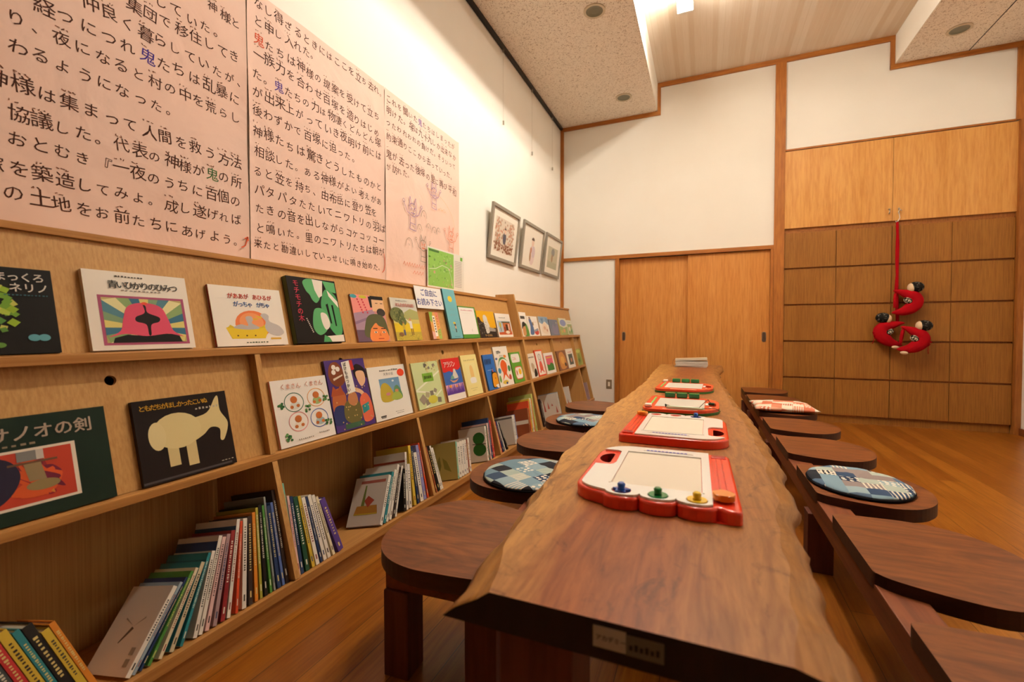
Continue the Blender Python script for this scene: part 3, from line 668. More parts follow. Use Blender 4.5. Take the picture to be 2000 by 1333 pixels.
art = [('p', [(0, 1), (.64, 1), (.64, .66), (0, .60)], '#e88f86'), ('p', [(0, .60), (.64, .70), (.64, .30), (0, .20)], '#a8889a'), ('p', [(0, .42), (.5, .55), (.5, .50), (0, .36)], '#8d6f88'), ('r', 0, 0, .4, .25, '#6a5262'), ('e', .08, .96, .10, .04, '#4a9aa0'), ('e', .36, .96, .12, .035, '#c2b43c'),
       ('r', .58, .92, 1.0, 1.0, '#2a2624'), ('r', .60, .66, 1.0, .92, '#e3b48a'), ('p', [(.52, .98), (.62, .98), (.60, .74), (.54, .74)], '#2a2624'), ('e', .86, .64, .14, .09, '#3a322e'), ('r', .72, .835, .80, .85, '#3a2a20'), ('r', .88, .835, .96, .85, '#3a2a20'),
       ('s', [(.26, .10), (.30, .40), (.44, .56), (.70, .60), (.92, .52), (.99, .30), (.96, .10)], '#5a5a3c'), ('s', [(.40, .02), (.44, .28), (.62, .40), (.70, .34), (.92, .26), (.94, .02)], '#e8894c'), ('p', [(.62, .42), (.42, .26), (.46, .42)], '#5a5a3c'),
       ('r', .50, .27, .64, .29, '#3a2a1c'), ('r', .76, .27, .90, .29, '#3a2a1c'), ('e', .57, .20, .05, .02, '#efe6d8'), ('e', .83, .20, .05, .02, '#efe6d8'), ('e', .57, .20, .02, .02, '#201814'), ('e', .83, .20, .02, .02, '#201814'), ('p', [(.70, .20), (.66, .12), (.74, .12)], '#cf733c'), ('r', .62, .05, .80, .07, '#b8442c')]
art += [('r', .16+.02*i+.14*j, .88-.055*i, .20+.02*i+.14*j, .915-.055*i, '#c8384a') for i in range(6) for j in (0, 1)]
face_book(P1, 1.678, 1.910, .233, .009, '#c98a86', '#a06a50', 'pink and purple picture book with a dark-haired orange face', art, None, G1)
art = [('r', 0, .60, 1, 1, '#cfcabc'), ('r', 0, .40, 1, .62, '#d0bd6a'), ('r', 0, .16, 1, .40, '#dcbf2f'), ('r', 0, 0, 1, .2, '#b9a545'), ('p', [(.45, .66), (.7, .76), (1, .70), (1, .5), (.45, .5)], '#a9a86a'), ('e', .18, .60, .26, .18, '#6f7346'), ('e', .32, .46, .16, .12, '#5f6a3e'),
       ('r', .58, .28, .68, .46, '#e6ddd0'), ('e', .63, .50, .04, .035, '#c98f70'), ('r', .60, .12, .63, .28, '#6a4a34'), ('r', .66, .12, .69, .28, '#6a4a34'), ('p', [(.58, .44), (.46, .52), (.46, .49), (.58, .40)], '#e6ddd0'), ('e', .34, .33, .05, .09, '#c2a83e'), ('e', .34, .43, .035, .035, '#b98060'), ('r', .30, .12, .37, .25, '#55587a'), ('e', .2, .14, .09, .05, '#7a5a3a')]
art += [('e', rng.uniform(0, 1), rng.uniform(.01, .13), .02, .012, rng.choice(['#8d8a3a', '#cdb84f'])) for i in range(30)]+[('e', rng.uniform(.02, .38), rng.uniform(.42, .74), .025, .02, rng.choice(['#4f5a36', '#8a8a52'])) for i in range(30)]+marks(.2, .93, 9, .05, .02, '#8d8a84')
face_book(P1, 1.966, 2.200, .236, .010, '#d8d0c2', '#a3906a', 'book of two figures in a yellow flower field, overlapping the white notice card', art, [('けんたのなのはな', .16, .80, .10, '#d0523c', {'adv': .88})], G1)
# notice card standing behind
o, n, up, l = frame_of(P1); X = Vector((0, 1, 0)); b0 = o+Vector((0, 2.335, 0))+n*.0145+up*.190
t = thing('notice_card', 'white card with blue handwritten invitation to read, pinned behind the books', 'sign', mat=Matrix(((0, -n.x, up.x, b0.x), (1, -n.y, up.y, b0.y), (0, -n.z, up.z, b0.z), (0, 0, 0, 1))))
bx(-.128, .160, -.0015, 0, 0, .134).build('card', M('#efe9e4', .6), t)
mb = MB(); T = lambda a, b: (a, -.0019, b)
letters(mb, 'ご自由に', T, -.075, .080, .047, adv=.046, bold=1, m=M('#3a4a9a', .5)); letters(mb, 'お読み下さい', T, -.126, .022, .046, adv=.046, bold=1, m=M('#3a4a9a', .5)); mb.build('lettering', None, t, norm=False)
art = [('r', 0, 0, 1, 1, '#dfa25a'), ('p', [(0, 1), (.4, 1), (.2, .6), (0, .7)], '#8fb04a'), ('p', [(.6, 1), (1, 1), (1, .5)], '#e08a6a'), ('p', [(0, .3), (.5, .2), (.3, 0), (0, 0)], '#e9b0a0'), ('p', [(.6, .3), (1, .4), (1, 0), (.7, 0)], '#9db85a'), ('r', .30, .10, .58, .86, '#efe6d8')]+[('r', .38, .74-.1*i, .50, .80-.1*i, '#5a4a3a') for i in range(6)]+[('e', .8, .85-.1*i, .05, .02, '#c2503a') for i in range(8)]
face_book(P1, 2.296, 2.394, .166, .022, '#dfa25a', '#b98a55', 'small thick patterned book with a white upright label, left of the tall teal book', art, None, G1)
art = [('e', .50, .80, .18, .062, '#dcc43c'), ('e', .47, .31, .11, .022, '#d8c23c'), ('r', .46, .20, .58, .30, '#d0a07a'), ('r', .48, .12, .56, .20, '#3a3a3c'), ('e', .51, .27, .07, .025, '#4a3a34'), ('r', .30, .03, .75, .04, '#4a8a94')]+[('e', rng.uniform(.2, .8), rng.uniform(.1, .35), .015, .005, '#d8c890') for i in range(8)]
face_book(P1, 2.501, 2.650, .327, .011, '#6fb0b8', '#3f7078', 'tall narrow teal book with a yellow moon', art, [('つきの', .28, .565, .055, '#7f9a9c', {'adv': 1.2, 'b': 0}), ('ぼうや', .28, .45, .055, '#7f9a9c', {'adv': 1.2, 'b': 0})], G1, off=.0150)
art = [('r', .0, .12, .93, .96, '#efe8e0')]+marks(.12, .86, 8, .09, .035, '#dba0a4', .85)+marks(.2, .78, 8, .06, .012, '#d8c8c0')+[('r', .58, .20, .60, .30, '#cfc4ba'), ('r', .55, .22, .57, .27, '#d8cec4')]
face_book(P1, 2.682, 2.922, .225, .013, '#4f8a34', '#3f7a2c', 'white book with a broad green border, right of the tall teal book', art, None, G1)
art = [('s', [(0, 0), (.0, .70), (.12, .74), (.2, .6), (.45, .5), (.55, .3), (1, .36), (1, 0)], '#2f2a26'), ('s', [(.36, .3), (.32, .74), (.42, .86), (.54, .78), (.56, .6), (.62, .42), (.55, .2), (.4, .16)], '#cfc8bc'), ('p', [(.56, .4), (.95, .32), (.92, .22), (.56, .24)], '#9d968c'), ('r', .0, 0, 1, .14, '#2a2220')]
art += [('e', rng.uniform(0, .5), rng.uniform(.15, .6), .02, .012, rng.choice(['#8d867c', '#4a443e'])) for i in range(40)]
face_book(P1, 2.936, 3.232, .204, .010, '#e0a820', '#3a322a', 'yellow and black book with a grey figure, second from the tall end panel', art, [('サーカスの人', .26, .045, .10, '#e3c27c', {'adv': .98, 'b': 1})], G1)
art = [('r', .06, .10, .96, .68, '#a9b8c0'), ('p', [(.06, .10), (.96, .10), (.96, .24), (.06, .2)], '#c05a34'), ('r', .40, .16, .92, .60, '#b9683c'), ('r', .34, .60, .92, .66, '#5a5a44'), ('r', .58, .28, .72, .54, '#3a3228'), ('r', .76, .3, .82, .56, '#e0d6c4'), ('e', .22, .52, .07, .12, '#c2b04c'), ('r', .2, .24, .24, .42, '#7a6a3c'), ('e', .66, .2, .14, .07, '#e6d8c2'), ('e', .5, .34, .06, .1, '#8a3a28')]+marks(.22, .80, 8, .055, .05, '#8d857a')
face_book(P1, 3.255, 3.543, .195, .010, '#ece3d6', '#7a6a5c', 'white topped book with an orange room scene, beside the tall end panel', art, None, G1)
# far bookcase, upper ledge
art = [('s', [(.3, .02), (.42, .4), (.7, .55), (.92, .4), (.98, .02)], '#5a8a3c'), ('s', [(.1, .05), (.15, .35), (.4, .5), (.6, .4), (.56, .1), (.35, .03)], '#c98f5c'), ('s', [(.05, .3), (.2, .55), (.5, .6), (.72, .48), (.5, .42), (.3, .4)], '#2a2620'), ('r', .1, .72, .75, .84, '#4a443c')]
face_book(P1, 3.775, 3.938, .225, .009, '#efe6da', '#cfc0aa', 'white book with a green and black figure, leftmost on the far upper ledge', art, None, G1)
art = [('s', [(.1, .1), (.2, .5), (.15, .8), (.3, .9), (.42, .7), (.5, .3), (.4, .08)], '#4f6890'), ('e', .72, .2, .22, .15, '#b83c30'), ('e', .5, .62, .06, .09, '#8a6a3c'), ('e', .26, .9, .08, .07, '#7a5a48'), ('p', [(.5, .3), (.9, .4), (.95, .3), (.55, .2)], '#8a8f98')]+marks(.5, .7, 5, .08, .02, '#c87a6a')
face_book(P1, 3.947, 4.227, .193, .009, '#eee5d8', '#cfc0aa', 'white book with a blue figure and red bundle on the far upper ledge', art, None, G1)
art = [('p', [(0, 1), (1, 1), (1, .55), (.6, .75), (.3, .6), (0, .7)], '#8aa0b4'), ('p', [(.2, .9), (.35, .6), (.5, .92)], '#5f7f9c'), ('p', [(.7, .95), (.85, .55), (.98, .9)], '#6f8ca6'), ('s', [(.2, .2), (.35, .6), (.6, .7), (.85, .4), (.7, .1)], '#e6d2b8'), ('e', .5, .4, .12, .1, '#d3a98a'), ('e', .72, .28, .08, .08, '#c99478')]
face_book(P1, 4.268, 4.556, .198, .009, '#e9dfd0', '#bfae96', 'pale book with blue mountains over a cream shape on the far upper ledge', art, None, G1)
art = [('r', .04, .03, .96, .97, '#6f7486'), ('s', [(.1, .2), (.4, .7), (.6, .5), (.9, .8), (.8, .1)], '#7f7a90'), ('e', .82, .8, .05, .05, '#b9b48a'), ('r', .2, .1, .24, .9, '#5f7a80')]
face_book(P1, 4.587, 4.890, .175, .008, '#7a7f8c', '#5a5a6a', 'dull blue-grey book on the far upper ledge', art, None, G1)
art = [('e', .5, .72, .4, .2, '#8a94c0'), ('p', [(0, 0), (1, 0), (1, .5), (.5, .42), (0, .55)], '#9aa86a'), ('e', .5, .25, .14, .12, '#d89a6c'), ('e', .2, .2, .1, .1, '#c2b04c')]
face_book(P1, 4.935, 5.225, .196, .014, '#d8d6bc', '#c2b86a', 'pale green book with a lilac oval on the far upper ledge', art, None, G1)
art = [('r', .08, .04, .95, .72, '#9aa878'), ('e', .4, .4, .2, .16, '#d8cfae'), ('e', .7, .26, .16, .12, '#6f9466'), ('e', .25, .2, .1, .08, '#8fa45a'), ('e', .8, .55, .08, .08, '#c98a5a')]+marks(.2, .84, 7, .08, .04, '#8d857a')
face_book(P1, 5.25, 5.47, .180, .008, '#dcd8c4', '#c0b49a', 'cream and green book at the right end of the far upper ledge', art, None, G1)
# --- middle shelf
art = [('r', .0, .13, .79, .68, '#e3d3bf'), ('r', .0, .155, .765, .655, '#b8402c')]
art += [('s', [(.40+.36*rng.random(), .2+.4*rng.random()), (.5+.2*rng.random(), .3+.2*rng.random()), (.6, .2+.4*rng.random())], rng.choice(['#d0572c', '#8f2a30', '#c87a34', '#6f2438'])) for i in range(24)]
art += [('s', [(.0, .62), (.25, .66), (.42, .6), (.48, .44), (.42, .26), (.3, .17), (0, .16)], '#2a2436'), ('s', [(.02, .58), (.14, .54), (.26, .46), (.27, .34), (.14, .26), (.02, .24)], '#b06a80'), ('e', .12, .45, .07, .035, '#b9c4c8'), ('e', .11, .45, .025, .025, '#1c1a1c'), ('e', .14, .25, .12, .05, '#a84a4a'), ('r', .47, .56, .57, .655, '#7f7c78'), ('r', .57, .56, .61, .655, '#c2b8ac'), ('r', .42, .53, .68, .55, '#6a4a34'), ('p', [(.50, .53), (.59, .53), (.61, .36), (.52, .36)], '#8f7a58'), ('e', .59, .31, .09, .05, '#8f7a50')]+marks(.05, .715, 12, .045, .022, '#8f8068')
face_book(P2, .34, .661, .231, .010, '#16261c', '#101a14', 'dark green book with pale title over a framed red picture, leftmost middle shelf', art, [('スサノオの剣', .23, .775, .160, '#cbb6a0', {'adv': .98, 'b': 1})], G2)
art = [('s', [(.50, .66), (.74, .74), (.86, .92), (.90, .93), (.90, .74), (.97, .56), (.90, .36), (.85, .36), (.86, .50), (.76, .54), (.66, .46), (.52, .42)], '#d9c48c'), ('r', .27, .16, .38, .48, '#d2bc86'), ('r', .46, .12, .57, .46, '#d2bc86'), ('e', .40, .58, .25, .22, '#dcc890'), ('e', .19, .55, .085, .17, '#e0cd98'), ('r', .0, .02, .94, .045, '#4a4444')]+marks(.62, .80, 7, .04, .03, '#b9ac98')+marks(.82, .07, 4, .04, .012, '#b9ac98')
face_book(P2, .720, .979, .231, .012, '#1c1210', '#2a1c18', 'square black book with rounded cream shapes and a yellow title', art, [('ともだちがほしかったこいぬ', .05, .875, .078, '#e0a824', {'adv': .78, 'b': 1})], G2)
art = []
for cx, cz, rc, bc in ((.34, .64, '#3f6a54', '#d8d4c8'), (.75, .66, '#e0a060', '#9db070'), (.36, .34, '#dc8a84', '#e9dcc8'), (.74, .33, '#4f66a4', '#a9b8b4')):
    art += [('o', cx, cz, .17, .15, .012, rc), ('e', cx+.01, cz-.05, .085, .06, bc), ('e', cx, cz+.04, .06, .055, '#bf6a34'), ('e', cx-.05, cz-.07, .03, .025, '#bf6a34'), ('e', cx+.06, cz-.06, .03, .025, '#bf6a34')]
for cx, cz in ((.12, .62), (.55, .50), (.93, .63), (.90, .22), (.14, .14)):
    art += [('e', cx+rng.uniform(-.05, .05), cz+rng.uniform(-.05, .05), .022, .018, rng.choice(['#3f6a3c', '#5f8a4c', '#2f5a34'])) for i in range(9)]
art += marks(.3, .06, 8, .035, .02, '#8d7f72')+marks(.68, .09, 6, .035, .02, '#8d7f72')
face_book(P2, 1.144, 1.400, .243, .011, '#efe6dc', '#c07a68', 'white book with four coloured rings and brown and green spots, left in its bay', art, [('くまさん', .14, .855, .095, '#c0643c', {'adv': 1.0, 'b': 0}), ('くまさん', .56, .855, .095, '#c0643c', {'adv': 1.0, 'b': 0})], G2)
art = [('s', [(.05, .80), (.12, .94), (.28, .97), (.40, .86), (.42, .70), (.26, .62), (.1, .68)], '#7a4228'), ('e', .20, .90, .05, .035, '#e9e0d2'), ('e', .29, .87, .05, .035, '#e9e0d2'), ('e', .18, .83, .05, .035, '#e9e0d2'), ('p', [(.14, .74), (.38, .79), (.38, .77), (.15, .71)], '#d8c8b0'),
       ('s', [(.02, .30), (.06, .52), (.22, .60), (.36, .5), (.32, .36), (.16, .3)], '#b06038'), ('p', [(.02, .5), (.1, .64), (.18, .57), (.28, .64), (.34, .5)], '#a04c2c'), ('s', [(.0, .12), (.06, .34), (.3, .34), (.36, .16), (.2, .1)], '#2f3560'),
       ('s', [(.66, .84), (.78, .92), (.96, .84), (1, .70), (.9, .72), (.7, .7)], '#241c1e'), ('s', [(.72, .80), (.92, .80), (.94, .66), (.82, .58), (.74, .66)], '#dfb08c'), ('s', [(.62, .58), (.80, .52), (.86, .44), (.80, .40), (.74, .48), (.62, .52)], '#dfb08c'),
       ('s', [(.70, .40), (.86, .48), (.98, .36), (.98, .10), (.74, .06), (.70, .2)], '#d8694c'), ('p', [(.72, .30), (.92, .34), (.90, .22), (.72, .18)], '#2f7f80'), ('s', [(.26, .16), (.28, .34), (.42, .42), (.62, .40), (.70, .28), (.66, .12), (.46, .07)], '#6a6036'), ('s', [(.40, .44), (.48, .52), (.62, .50), (.64, .38), (.54, .32), (.42, .36)], '#b97a50'), ('r', .22, .02, .70, .09, '#3f5f44'),
       ('p', [(.40, .96), (.60, .98), (.63, .52), (.43, .50)], '#eee6da'), ('p', [(.60, .98), (.68, .985), (.70, .84), (.62, .83)], '#b8382c')]+[('e', rng.uniform(.02, .98), rng.uniform(.02, .6), .014, .01, '#c9a46a') for i in range(30)]
face_book(P2, 1.404, 1.637, .300, .014, '#4a3470', '#3a2a4a', 'tall purple book with crowded figures and a white upright title', art, [('ばけものつかい', .43, .905, .062, '#241c18', {'v': True, 'adv': 1.0, 'b': 1})], G2)
art = [('r', .24, .34, .78, .76, '#6f92b0'), ('s', [(.24, .34), (.25, .6), (.38, .68), (.52, .56), (.56, .34)], '#b8a03c'), ('s', [(.54, .34), (.60, .56), (.70, .60), (.78, .48), (.78, .34)], '#5f8a64'), ('s', [(.5, .34), (.56, .46), (.70, .48), (.78, .34)], '#9fae50'), ('e', .42, .46, .06, .03, '#c07f84'), ('e', .66, .5, .05, .03, '#c98a5c'), ('e', .60, .70, .03, .02, '#d8dde0'), ('e', .86, .84, .10, .075, '#dc4a2c'), ('r', .12, .06, .26, .085, '#4a443c'), ('r', .13, .04, .25, .055, '#5a544c')]+marks(.30, .90, 11, .045, .035, '#7d766c', .75)+marks(.52, .10, 6, .04, .012, '#7d766c')+marks(.55, .065, 5, .04, .012, '#5a544c')
face_book(P2, 1.645, 1.922, .252, .014, '#ece4d8', '#9a8468', 'white book with a small square hill picture and a round red sticker', art, [('天狗の話', .38, .82, .062, '#5a544c', {'adv': 1.2, 'b': 0})], G2)
art = [('p', [(0, .42), (1, .78), (1, .74), (0, .38)], '#e6e6cc'), ('p', [(0, .42), (.7, .30), (.7, .27), (0, .38)], '#e6e6cc'), ('p', [(.2, .02), (.95, .34), (.95, .31), (.3, .02)], '#e6e6cc')]
for cx, cz, s in ((.2, .2, .15), (.38, .28, .10), (.55, .3, .09), (.70, .34, .08), (.8, .12, .1), (.5, .92, .08), (.82, .90, .07), (.62, .86, .05), (.34, .12, .1)):
    k = rng.uniform(0, 1.5); art.append(('p', [(cx+s*math.cos(k+j*math.pi/2), cz+s*.8*math.sin(k+j*math.pi/2)) for j in range(4)], rng.choice(['#7f7668', '#6a6258', '#958a78', '#a8a080'])))
art += [('e', .55, .16, .18, .09, '#c9c04c'), ('r', .32, .56, .72, .75, '#7aa83c')]+[('e', rng.uniform(.5, 1), rng.uniform(.76, 1), .03, .02, rng.choice(['#c2b878', '#d0c88e', '#a89c6c'])) for i in range(20)]
face_book(P2, 1.985, 2.239, .250, .011, '#c9d29a', '#a8ad80', 'light green book with an aerial village picture and a small green label', art, [('旅の絵本', .37, .63, .075, '#4f5a2c', {'adv': .98, 'b': 1})], G2)
art = [('r', 0, .15, 1, .86, '#3a62a8'), ('r', 0, .15, 1, .36, '#b48ac0'), ('r', 0, .30, 1, .38, '#d09ab0')]+[('p', [(.08*i, .15), (.08*i+.1, .15), (.08*i+.07, .26+.1*((i*7) % 3)/2), (.08*i+.05, .34+.08*((i*5) % 3)/2), (.08*i+.03, .26+.1*((i*7) % 3)/2)], '#5a3a8a') for i in range(12)]
art += [('e', .25, .34, .06, .035, '#e0903c'), ('e', .58, .32, .05, .03, '#dc8a44'), ('s', [(.28, .50), (.45, .46), (.70, .48), (.86, .56), (.66, .44), (.44, .42)], '#c9906c'), ('s', [(.46, .52), (.54, .66), (.62, .78), (.70, .66), (.76, .52)], '#d8cdbc'), ('s', [(.34, .5), (.44, .60), (.54, .52)], '#6fa08c'), ('s', [(0, 1), (1, 1), (1, .78), (.8, .70), (.6, .74), (.5, .66), (.34, .70), (.1, .68), (0, .72)], '#d0302c')]
face_book(P2, 2.279, 2.488, .255, .011, '#ece2d4', '#a8745c', 'blue and purple night skyline book with a red title banner', art, [('アラジン', .08, .80, .155, '#f3ece2', {'adv': .82, 'b': 1})], G2)
art = [('r', .18, .26, .80, .80, '#ecdf9e'), ('s', [(.44, .42), (.42, .66), (.52, .74), (.62, .66), (.62, .42)], '#e9c27a'), ('e', .52, .38, .2, .06, '#f0eadc'), ('s', [(.36, .30), (.4, .40), (.66, .40), (.70, .30)], '#efe9df')]+marks(.16, .85, 10, .07, .040, '#b3a672', .6)+marks(.26, .16, 8, .055, .015, '#a39568')+marks(.34, .11, 5, .055, .015, '#a39568')
face_book(P2, 2.511, 2.720, .264, .013, '#ecdc94', '#c2a86c', 'plain pale yellow book, third in its bay on the middle shelf', art, None, G2)
art = [('s', [(.42, .06), (.44, .34), (.54, .52), (.66, .62), (.66, .50), (1, .44), (1, .06), (.8, .04)], '#1d1a18'), ('s', [(.50, .08), (.52, .30), (.62, .44), (1, .42), (1, .10), (.8, .06)], '#e2982c'), ('p', [(.62, .5), (.66, .60), (.72, .48)], '#d8605a'), ('e', .8, .30, .03, .02, '#241c14'), ('s', [(.7, .1), (1, .12), (1, .02), (.85, .03)], '#eee6da'), ('r', .2, .55, .7, .556, '#d8dfe6')]
art += [('p', [(.06+.13*i, .74), (.12+.13*i, .70), (.17+.13*i, .86), (.10+.13*i, .88)], '#1d2230') for i in range(5)]
face_book(P2, 2.819, 2.985, .252, .012, '#2f68b0', '#24508a', 'bright blue book with an orange black-outlined shape', art, None, G2)
art = [('s', [(.3, .56), (.5, .66), (.72, .56), (.70, .40), (.62, .30), (.76, .14), (.6, .22), (.5, .28), (.4, .22), (.26, .14), (.38, .32), (.30, .42)], '#e0602c'), ('s', [(.12, .5), (.3, .7), (.6, .72), (.86, .6), (.6, .68), (.3, .64)], '#5a9048'), ('e', .72, .74, .1, .04, '#df8434'), ('e', .16, .40, .1, .07, '#3f7f9a'), ('e', .86, .42, .1, .08, '#3f7a44'), ('e', .42, .10, .2, .05, '#d8b84a'), ('e', .5, .07, .06, .03, '#3a4a8a'), ('e', .82, .2, .09, .07, '#c2503c'), ('e', .1, .2, .07, .09, '#6f9a4a'), ('e', .1, .70, .08, .03, '#5a6a94')]
face_book(P2, 3.008, 3.262, .302, .011, '#ece3d4', '#bfa98c', 'tall white book with a leafy orange and green painting', art, [('カボチャ', .16, .82, .10, '#1f1a18', {'adv': .60, 'b': 1}), ('ありがとう', .34, .74, .06, '#3a322c', {'adv': .9, 'b': 0})], G2)
art = [('s', rrect(.10, .66, .90, .94, .1, 3), '#efe7dc'), ('s', rrect(.22, .10, .92, .52, .14, 3), '#d8604c'), ('s', rrect(.25, .13, .89, .49, .13, 3), '#f0e8dc'), ('e', .68, .34, .14, .10, '#e6b424'), ('e', .38, .32, .05, .09, '#c2503a')]
face_book(P2, 3.285, 3.500, .247, .010, '#5f9a34', '#4f8230', 'green book with two white patches and an egg yolk', art, [('ごはん', .20, .75, .12, '#d84a44', {'adv': .85, 'b': 0})], G2)
art = [('s', [(.3, .3), (.4, .6), (.7, .5), (.6, .2)], '#c2b094'), ('s', [(.5, .05), (.6, .3), (.85, .36), (.92, .1)], '#2a2420'), ('e', .45, .5, .16, .12, '#b8a080')]+marks(.1, .82, 8, .1, .06, '#7d7264', .8)
face_book(P2, 3.660, 3.836, .218, .009, '#e6dac6', '#c2b094', 'beige book with a small black animal, leftmost on the far middle shelf', art, None, G2)
art = [('r', .08, .05, .92, .95, '#efe6da'), ('s', [(.3, .5), (.36, .80), (.6, .84), (.74, .7), (.66, .5)], '#d8d0c4'), ('s', [(.30, .24), (.34, .5), (.6, .56), (.74, .3), (.6, .2)], '#e2624c'), ('p', [(.3, .1), (.5, .28), (.7, .1), (.8, .16), (.5, .34), (.2, .16)], '#dc5a44'), ('o', .5, .72, .2, .12, .02, '#6a6058')]
face_book(P2, 3.853, 4.056, .242, .010, '#e2502f', '#c03c24', 'red bordered white book on the far middle shelf', art, None, G2)
art = [('r', .15, .14, .86, .86, '#d8607a'), ('p', [(.15, .14), (.86, .14), (.86, .42), (.6, .52), (.4, .4), (.15, .48)], '#3f7a34'), ('r', .2, .74, .78, .80, '#dca84c')]
face_book(P2, 4.085, 4.366, .203, .009, '#efe7dc', '#bfae96', 'white bordered book with a pink and green picture on the far middle shelf', art, None, G2)
art = [('s', [(.2, .1), (.2, .8), (.6, .92), (.85, .6), (.8, .1)], '#c98a44'), ('e', .5, .5, .2, .2, '#dca858'), ('e', .75, .25, .1, .1, '#4a2c1c')]
face_book(P2, 4.490, 4.810, .206, .010, '#8a5a40', '#5f3c2c', 'brown book with a glowing amber middle on the far middle shelf', art, None, G2)
art = [('r', .22, .16, .82, .72, '#55584c'), ('e', .55, .4, .12, .12, '#c98a6a')]+marks(.25, .80, 5, .1, .05, '#c8605c', .8)
face_book(P2, 4.835, 5.108, .214, .009, '#ebe3d6', '#bfae96', 'white book with a dark square picture on the far middle shelf', art, None, G2)
art = [('e', .5, .85, .4, .1, '#c2cc6a'), ('s', [(.2, .1), (.3, .6), (.6, .7), (.8, .3), (.6, .08)], '#7f8f40'), ('e', .4, .3, .15, .12, '#5a6a34')]
face_book(P2, 5.22, 5.46, .200, .009, '#a3a352', '#7f8040', 'olive green book alone in the last bay of the middle shelf', art, None, G2)

# ---------------------------------------------------------------- books standing spine out on the bottom board
PAL = dict(white='#e6ddcf', cream='#ded0ae', beige='#cdbb98', grey='#8f918c', greyblue='#93a4b0', navy='#26385e', blue='#5a6fa8', green='#4f8a3c', dgreen='#1f4a34', teal='#2f7f86', red='#c03434', darkred='#8a2a2c', mauve='#a88a8c', pink='#dcb4ae', orange='#d8842c', orangered='#d8502c', olive='#a8a03c', yellow='#d0b03c', black='#1c1816', brown='#3a2a24', darkgrey='#474a4a', violet='#5a3f86', lilac='#8c88b8', mint='#7fb8a0', rust='#8f4a2c', lime='#b8c06a', gold='#c0982c', paleolive='#b8a85c')
INKS = ['#3a302a', '#8a3a34', '#3a4a6a', '#4a4438']
ORD = ['first', 'second', 'third', 'fourth', 'fifth', 'sixth', 'seventh', 'eighth', 'ninth', 'tenth', 'eleventh', 'twelfth', 'thirteenth', 'fourteenth', 'fifteenth', 'sixteenth', 'seventeenth', 'eighteenth', 'nineteenth', 'twentieth', 'twenty-first', 'twenty-second', 'twenty-third', 'twenty-fourth']
def spine_book(yb, lean, tk, h, dep, col, side, label, group, setin=.026, front=None, sidecol=None, pivot=None):
    # local x across the thickness, y into the shelf, z up; stands on its lower corner
    a = math.radians(lean); X = Vector((0, 1, 0))
    up = B_UP*math.cos(a)+X*math.sin(a); xx = X*math.cos(a)-B_UP*math.sin(a)
    x0 = .438-setin; base = Vector((x0, yb, zb(x0)))+B_UP*.0012
    ox = -tk if lean > 0 else 0.0                       # body spans ox..ox+tk from the pivot corner
    m = Matrix(((xx.x, B_IN.x, up.x, base.x), (xx.y, B_IN.y, up.y, base.y), (xx.z, B_IN.z, up.z, base.z), (0, 0, 0, 1)))
    t = thing('book', label, 'book', mat=m, group=group)
    c = PAL[col]; b = min(.0022, tk*.2); r = random.Random(int(yb*5000)+len(label)); mb = MB()
    k = M(c, .4, .4); s2 = M(PAL[sidecol], .4, .4) if sidecol else k
    mb.box(ox, ox+b, .001, dep, 0, h, s2).box(ox+tk-b, ox+tk, .001, dep, 0, h, s2).box(ox, ox+tk, -.0006, .0012, 0, h, k, bev=.0005)
    mb.build('cover', None, t)
    bx(ox+b+.0001, ox+tk-b-.0001, .0014, dep-.003, .003, h-.004).build('pages', m_pages, t)
    mb = MB(); ic = M(r.choice(INKS) if col in ('white', 'cream', 'beige', 'pink', 'yellow', 'lime', 'mauve', 'paleolive', 'grey', 'greyblue') else r.choice(['#e3d9c4', '#d8c27c']), .5)
    z = h*r.uniform(.84, .92); g = min(.008, tk*.40)
    while z > h*r.uniform(.28, .42):
        q = g*r.uniform(.7, 1.1); mb.face([(ox+tk/2-q/2, -.0010, z-q), (ox+tk/2+q/2, -.0010, z-q), (ox+tk/2+q/2, -.0010, z-q*.25), (ox+tk/2-q/2, -.0010, z-q*.25)], ic); z -= g*r.uniform(1.1, 1.5)
    q = g*.8; mb.face([(ox+tk/2-q/2, -.0010, h*.08), (ox+tk/2+q/2, -.0010, h*.08), (ox+tk/2+q/2, -.0010, h*.15), (ox+tk/2-q/2, -.0010, h*.15)], ic)
    mb.build('spine_lettering', None, t, norm=False)
    if front:                                           # picture on the side that faces the camera (local -x)
        mb = MB()
        for i, (pts, cc) in enumerate(front): mb.face([(ox-.0003-.00008*i, dep*p[0], h*p[1]) for p in pts], M(cc, .4, .35))
        mb.build('cover_print', None, t, norm=False)
    return t
def gap_next(y, a, t, h, a2, t2, h2):                   # y of the next pivot so that faces just touch (boards' plane: across, up)
    # right face of current from its bottom right corner; left face of next from its bottom left corner
    ra, rb = math.radians(a), math.radians(a2)
    br = (y, 0.0) if a > 0 else (y+t*math.cos(ra), -t*math.sin(ra))
    hs = [br[1]+h*math.cos(ra)*k/60 for k in range(61)]+[t2*math.sin(max(0, rb))+h2*math.cos(rb)-1e-6]
    hs = [v for v in hs if br[1] <= v <= br[1]+h*math.cos(ra)+1e-9]
    need = -9
    for v in hs:
        xr = br[0]+(v-br[1])*math.tan(ra)
        lb = (-t2*math.cos(rb), t2*math.sin(rb)) if a2 > 0 else (0.0, 0.0)
        top = lb[1]+h2*math.cos(rb)
        if v > top: continue
        xl = lb[0]+(v-lb[1])*math.tan(rb)
        if v < lb[1]: xl = lb[0]+(lb[1]-v)/max(.05, math.tan(rb)) if rb > .01 else lb[0]
        need = max(need, xr-xl)
    return need+.0016
